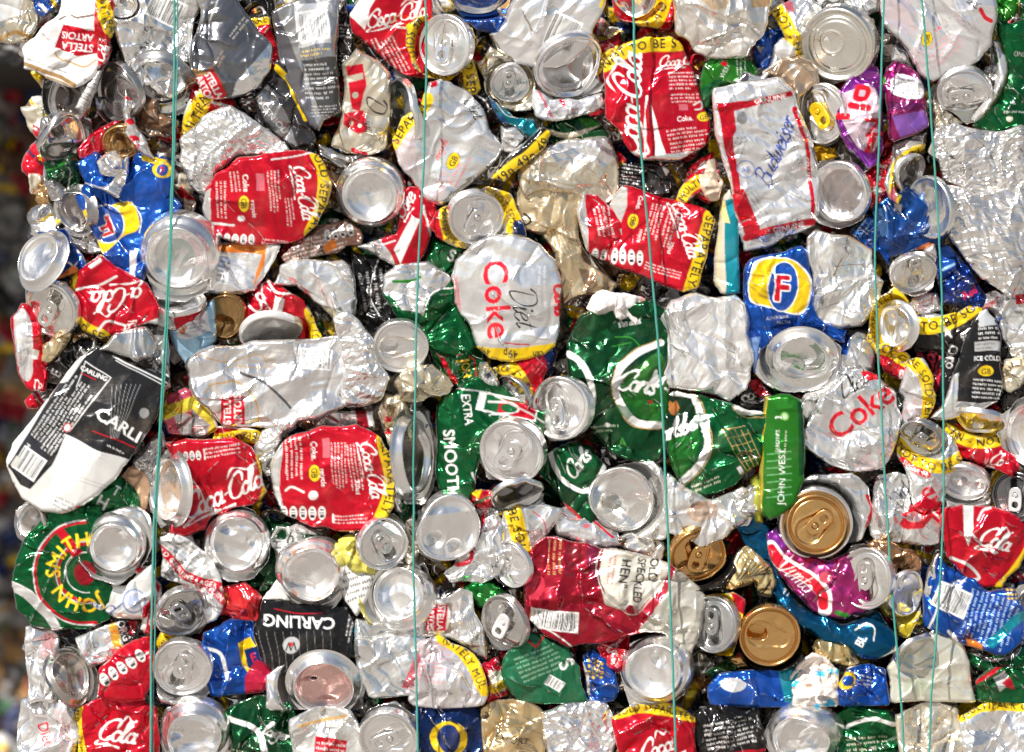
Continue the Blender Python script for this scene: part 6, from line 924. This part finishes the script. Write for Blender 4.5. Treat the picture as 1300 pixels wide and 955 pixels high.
can('wrinkled white foil wall below the folded triangle lid at the upper right', 8, '1176,196 1186,164 1210,158 1244,166 1292,160 1312,164 1312,240 1270,250 1230,246 1196,232 1188,206', (.84, .82, .79), .85, 'foil', name='foil_sheet', cat='foil', group=GF, bulge=13, step=1.3, art=lambda c: (c.g(1296, 196, 24, 3, 7, 60, BLK), c.L('1224,168 1250,190 1262,212', 1, GRY)))
can('biggest white foil wall on the right side, deep wrinkles and a shadowed hollow', 9, '1190,250 1198,234 1240,246 1280,238 1312,232 1312,340 1296,350 1280,380 1262,366 1240,352 1216,320 1200,300', (.84, .81, .77), .85, 'foil', name='foil_sheet', cat='foil', group=GF, bulge=16, step=1.3)
can('grey brown crumpled can glimpsed behind the fourth wire near the top', 4, '1110,40 1140,46 1160,80 1150,90 1120,84', (.2, .17, .15), .5, 'hard', group=GK)
can('silver peak between the fourth wire and the largest diet can, near the top right', 5, '1128,80 1136,56 1150,66 1162,92 1150,84', SIL, .9, 'flat', group=GS)

# ------------------------------------------------------------------ lowest row, below the photo's picture area: the bale goes on down
can('silver diet can wall in the lowest row at the very bottom left', 6, '26,886 60,878 96,884 104,930 92,990 30,990 22,930', SIL, .85, 'hard', art=lambda c: (c.T('Diet', 60, 930, 14, 70, RED), c.g(84, 930, 60, 3, 6, 80, PNK)), group=GS)
can('cola can in the lowest row at the left, below the four pill marks', 8, '96,900 130,884 170,880 200,896 204,940 190,985 130,995 100,960', RED, .45, 'mid', art=lambda c: (c.coke(150, 930, 13, 8, WHT, 'Cola', 4), c.B('100,890 98,930 112,980', 14, 'MULTIPACK CAN', 8), c.g(176, 966, 40, 3, 5, 4, WHT)), group=GC)
can('round base in the lowest row under the open mouthed lid', 9, '200,930 214,896 246,884 284,896 296,930 284,972 240,990 206,968', SIL, .93, 'mid', ends=[(248, 936, 44, 40, mk(kind='base', rot=0, dent=.7, fold=(200, .5, .4)))], group=GE)
can('dark green can in the lowest row below the crimson patched blue can', 7, '286,900 330,880 372,892 380,940 360,990 300,990', DGN, .6, 'hard', art=lambda c: (c.L('290,910 330,930 340,990', 7, WHT, .3), c.C('lager', 352, 930, 9, 20, WHT), c.g(310, 960, 40, 3, 6, 15, CRM)), group=GG)
can('white lager can in the lowest row under the pink tinted base', 8, '366,910 400,896 450,900 470,940 456,990 380,995', (.8, .8, .77), .6, 'hard', art=lambda c: (c.L('380,920 440,906', 4, GLD), c.R(420, 950, 40, 30, 8, RED), c.g(420, 950, 34, 3, 7, 8, WHT)), group=GW)
can('silver lid with closed tab in the lowest row, just left of the second wire', 9, '452,930 466,900 500,888 530,906 536,946 520,985 470,985', (.75, .74, .72), .9, 'mid', art=lambda c: c.B('456,960 470,984 520,990', 12, 'NOT TO BE SOLD', 7), ends=[(494, 936, 38, 34, mk(kind='lid', rot=10, spin=60, open=False, dent=.4))], group=GE)
can('navy blue can in the lowest row, right of the second wire', 7, '524,896 560,884 606,896 614,950 590,995 536,990', NVY, .55, 'hard', art=lambda c: (c.E(570, 936, 24, 22, 0, YEL, .4), c.E(570, 936, 14, 18, 0, DBL), c.g(546, 970, 40, 3, 6, 0, WHT)), group=GB_)
can('gold can in the lowest row, below the green can with white S and red frame', 8, '606,900 650,886 690,900 694,950 670,992 620,990', (.68, .5, .26), .85, 'hard', art=lambda c: (c.T('EXPORT', 650, 936, 9, 12, BLK), c.g(650, 956, 50, 3, 6, 12, BRN)), group=GD)
can('crumpled silver can in the lowest row, under the yellow dotted blue can', 7, '684,904 720,886 770,890 784,940 766,995 700,995', SIL, .9, 'foil', group=GS)
can('cola can in the lowest row at the third wire, with yellow lettered edge', 8, '774,910 806,892 850,890 884,910 886,960 860,995 790,995', RED, .45, 'mid', art=lambda c: (c.coke(830, 950, 11, -20, WHT, 'Coca', 3.6), c.B('780,904 820,896 880,908', 13, 'SOLD SEPARATELY', 7.5), c.P('850,960 870,950 880,990 860,990', WHT, .3)), group=GC)
can('black can in the lowest row with pale print, below the blue wall', 7, '876,906 910,890 960,892 976,940 960,995 890,995', BLK, .4, 'hard', art=lambda c: (c.g(926, 930, 60, 6, 6, -10, WHT), c.L('880,960 970,950', 3, RED)), group=GK)
can('round dented base in the lowest row, under the torn white and blue label', 9, '966,936 980,904 1016,890 1050,906 1062,944 1044,985 990,990', SIL, .93, 'mid', ends=[(1014, 940, 44, 39, mk(kind='base', rot=40, dent=.9, rust=.5))], group=GE)
can('green can in the lowest row with white stripes, left of the fourth wire', 7, '1050,910 1080,892 1130,896 1146,940 1120,995 1064,990', GRN, .6, 'hard', art=lambda c: (c.L('1056,930 1100,912 1140,920', 5, WHT, .3), c.g(1100, 946, 50, 4, 7, -5, CRM)), group=GG)
can('cream can in the lowest row between the two right wires', 8, '1134,906 1170,890 1216,896 1226,944 1200,995 1144,990', CRM, .6, 'hard', art=lambda c: (c.g(1180, 930, 60, 5, 7, 8, BRN), c.L('1140,962 1220,970', 3, DGL)), group=GW)
can('silver can in the lowest row at the right corner, yellow edge', 8, '1214,910 1250,888 1312,890 1312,995 1230,995', SIL, .9, 'hard', art=lambda c: c.B('1218,908 1250,894 1310,896', 13, 'MULTIPACK CAN', 8), group=GS)
# ------------------------------------------------------------------ baling wires
M_WIRE = simple_mat('teal_wire', (.05, .26, .21), .45, .1, 300, .25)
def wire(label, line, rad=1.35, lift=0):
    P = spl(line, 14); kk = np.random.default_rng(int(line[0][0])); P = P+np.stack([np.convolve(kk.normal(0, .6, len(P)), np.ones(5)/5, 'same'), 0*P[:, 0]], 1); seg = 10; n = len(P); V = []; F = []
    r = np.random.default_rng(len(line)*7+int(line[0][0]))
    dep = 60+lift+3.0*np.sin(np.linspace(0, 5, n)+r.random()*3)
    for i in range(n):
        for k in range(seg):
            a = 2*math.pi*k/seg
            V.append(((P[i, 0]-650+rad*math.cos(a))*S, -(dep[i]+rad*math.sin(a))*S, (477.5-P[i, 1])*S))
    for i in range(n-1):
        for k in range(seg): F.append([i*seg+k, i*seg+(k+1) % seg, (i+1)*seg+(k+1) % seg, (i+1)*seg+k])
    F.append(list(range(seg))); F.append([(n-1)*seg+k for k in range(seg)][::-1])
    V = np.array(V); c = V.mean(0); o = link('baling_wire', new_mesh('baling_wire', V-c, F, None, M_WIRE), tuple(c))
    o['label'] = label; o['category'] = 'wire'; o['group'] = 'green wires tied round the bale'
wire('green baling wire farthest left, doubled and leaning over the big round base', [(226, -30), (225, 100), (222, 250), (214, 420), (206, 560), (199, 690), (196, 860), (196, 1010)], 1.5, 4)
wire('second green strand running tight beside the leftmost baling wire', [(230, -30), (229, 100), (224, 240), (217, 420), (208, 560), (202, 690), (199, 860), (198, 1010)], .9, 3)
wire('green baling wire second from the left, passing the left side of the ringed lid', [(541, -30), (542, 100), (537, 250), (531, 370), (527, 560), (526, 700), (530, 870), (533, 1010)])
wire('green baling wire in the middle right, slanting down the tall cola can', [(801, -30), (804, 60), (811, 180), (824, 330), (835, 450), (843, 600), (848, 730), (853, 870), (858, 1010)], 1.5)
wire('green baling wire just left of the purple can pair, leaning to the right', [(1119, -30), (1116, 60), (1112, 180), (1107, 330), (1112, 470), (1119, 600), (1126, 720), (1138, 870), (1146, 1010)])
wire('rightmost green baling wire, in front of the oval white base', [(1163, -30), (1170, 60), (1180, 190), (1186, 280), (1191, 380), (1193, 520), (1192, 680), (1184, 800), (1178, 880), (1172, 1010)])

# ------------------------------------------------------------------ what shows in the gaps: cans packed behind the face
def blob_field(name, label, spec, seed, depth, sz, palette, cat, step=3.0, mat=None, bands=.3):
    r = np.random.default_rng(seed); Vs = []; Qs = []; Ts = []; Cs = []; nb = 0
    for (px, py) in spec:
        k = r.integers(6, 10); R = sz*r.uniform(.75, 1.25); e = r.uniform(.6, 1.0); ro = r.uniform(0, 6.28)
        an = np.sort(r.uniform(0, 2*math.pi, k)+0); an = np.linspace(0, 2*math.pi, k, endpoint=False)+r.uniform(-.25, .25, k)
        rr = R*r.uniform(.8, 1.15, k); X = rr*np.cos(an); Y = rr*np.sin(an)*e
        P = list(zip(px+X*math.cos(ro)-Y*math.sin(ro), py+X*math.sin(ro)+Y*math.cos(ro)))
        c1 = palette[r.integers(len(palette))]; c2 = palette[r.integers(len(palette))]; th = r.uniform(0, 180)
        art = lambda c: (c.R(px+R*.9*math.cos(math.radians(th)), py+R*.9*math.sin(math.radians(th)), R*1.4, R*3, th, c2[:3], c2[3]), c.R(px, py, R*.25, R*3, th, YEL if r.random() < bands else c2[:3], .4))
        V, Q, T, C = sheet_data(P, px, py, 'hard', int(r.integers(1e6)), step, r.uniform(-.3, .3, 2), c1[:3], c1[3], art, 8, 12, wear=.5)
        dd = depth+r.uniform(-9, 9)
        V = V+np.array([(px-650)*S, dd*S, (477.5-py)*S]); Vs.append(V); Qs.append(Q+nb); Ts.append(T+nb); Cs.append(C); nb += len(V)
    V = np.concatenate(Vs); c = V.mean(0)
    o = link(name, tri_mesh(name, V-c, np.concatenate(Qs), np.concatenate(Ts), np.concatenate(Cs), mat), tuple(c))
    o['label'] = label; o['category'] = cat; o['kind'] = 'stuff'; return o
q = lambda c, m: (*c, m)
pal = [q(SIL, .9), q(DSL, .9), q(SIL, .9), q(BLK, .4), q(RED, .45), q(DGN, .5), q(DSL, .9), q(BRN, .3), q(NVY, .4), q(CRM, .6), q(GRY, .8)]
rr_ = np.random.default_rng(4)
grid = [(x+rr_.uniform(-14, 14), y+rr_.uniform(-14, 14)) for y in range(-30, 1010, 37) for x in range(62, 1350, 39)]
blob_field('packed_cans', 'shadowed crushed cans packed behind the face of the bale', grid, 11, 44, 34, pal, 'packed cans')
pal2 = [q(SIL, .9), q(SIL, .9), q(YEL, .4), q(RED, .45), q(DSL, .9), q(BLK, .4), q(GRN, .5), q(WHT, .4), q(CRM, .7), q(BLU, .5), q(DGL, .8), q(RED, .45)]
grid2 = [(x+rr_.uniform(-11, 11), y+rr_.uniform(-11, 11)) for y in range(-20, 1000, 31) for x in range(52, 1330, 32)]
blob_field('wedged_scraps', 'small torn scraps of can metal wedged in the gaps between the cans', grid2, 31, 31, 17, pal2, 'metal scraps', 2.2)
# the bale's own body, a dense dark block behind them
def block(name, x0, x1, y0, y1, d0, d1, mat):
    X0, X1 = (x0-650)*S, (x1-650)*S; Z0, Z1 = (477.5-y1)*S, (477.5-y0)*S; Y0, Y1 = d0*S, d1*S
    V = [(x, y, z) for x in (X0, X1) for y in (Y0, Y1) for z in (Z0, Z1)]
    F = [[0, 1, 3, 2], [4, 6, 7, 5], [0, 4, 5, 1], [2, 3, 7, 6], [0, 2, 6, 4], [1, 5, 7, 3]]
    V = np.array(V); c = V.mean(0); return link(name, new_mesh(name, V-c, F, None, mat, False), tuple(c))
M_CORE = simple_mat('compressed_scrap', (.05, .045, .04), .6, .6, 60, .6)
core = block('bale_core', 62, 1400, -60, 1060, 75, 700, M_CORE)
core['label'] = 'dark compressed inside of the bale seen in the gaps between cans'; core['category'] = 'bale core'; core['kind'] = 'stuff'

# the next bale, farther back and out of focus, past the left edge
palb = [q((.3, .29, .28), .5), q((.2, .2, .2), .5), q((.3, .29, .28), .5), q(DGL, .3), q(DRED, .3), q(GRN, .3), q(DSL, .9), q(BRN, .3), q(NVY, .3), q(DRED, .3), q(DGL, .5), q(GRY, .5), q(BLK, .4), q(BRN, .3)]  # can colours darkened to stand in for shade on the far bales
gb_ = [(x+rr_.uniform(-12, 12), y+rr_.uniform(-12, 12)) for y in range(40, 1180, 36) for x in range(-290, 110, 36)]
blob_field('neighbouring_bale', 'blurred bale of crushed cans standing farther back beyond the left edge', gb_, 21, 1300, 34, palb, 'bale', 4.0, M_FAR, .1)
gb2 = [(x+rr_.uniform(-12, 12), y+rr_.uniform(-12, 12)) for y in range(-260, 50, 36) for x in range(-1000, 60, 40)]  # overhang and unseen left reach added to shade the lower bale
blob_field('upper_shading_bale', 'blurred upper bale at the top left, extended forward to shade the one behind', gb2, 23, 520, 32, palb, 'bale', 4.0, M_FAR, .1)
for x0, x1, y0, y1, d0, d1, nm, lb in ((-290, 120, 40, 1150, 1325, 1900, 'neighbouring_bale_core', 'dark inside of the lower bale behind'), (-1010, 60, -270, 46, 545, 1900, 'upper_shading_core', 'dark core of the upper bale, lengthened for shade')):
    o = block(nm, x0, x1, y0, y1, d0, d1, M_CORE); o['label'] = lb+', seen only between its cans'; o['category'] = 'bale core'; o['kind'] = 'stuff'

# the yard the bales stand on
M_GROUND = simple_mat('concrete', (.22, .20, .18), .85, 0, 3, .25)
g_ = 0.0; zg = (477.5-1062)*S
gv = [(-60, -60, 0), (60, -60, 0), (60, 60, 0), (-60, 60, 0)]
go = link('ground', new_mesh('ground', gv, [[0, 1, 2, 3]], None, M_GROUND, False), (0, 0, zg))
go['label'] = 'pale concrete yard under the bales'; go['category'] = 'ground'; go['kind'] = 'structure'
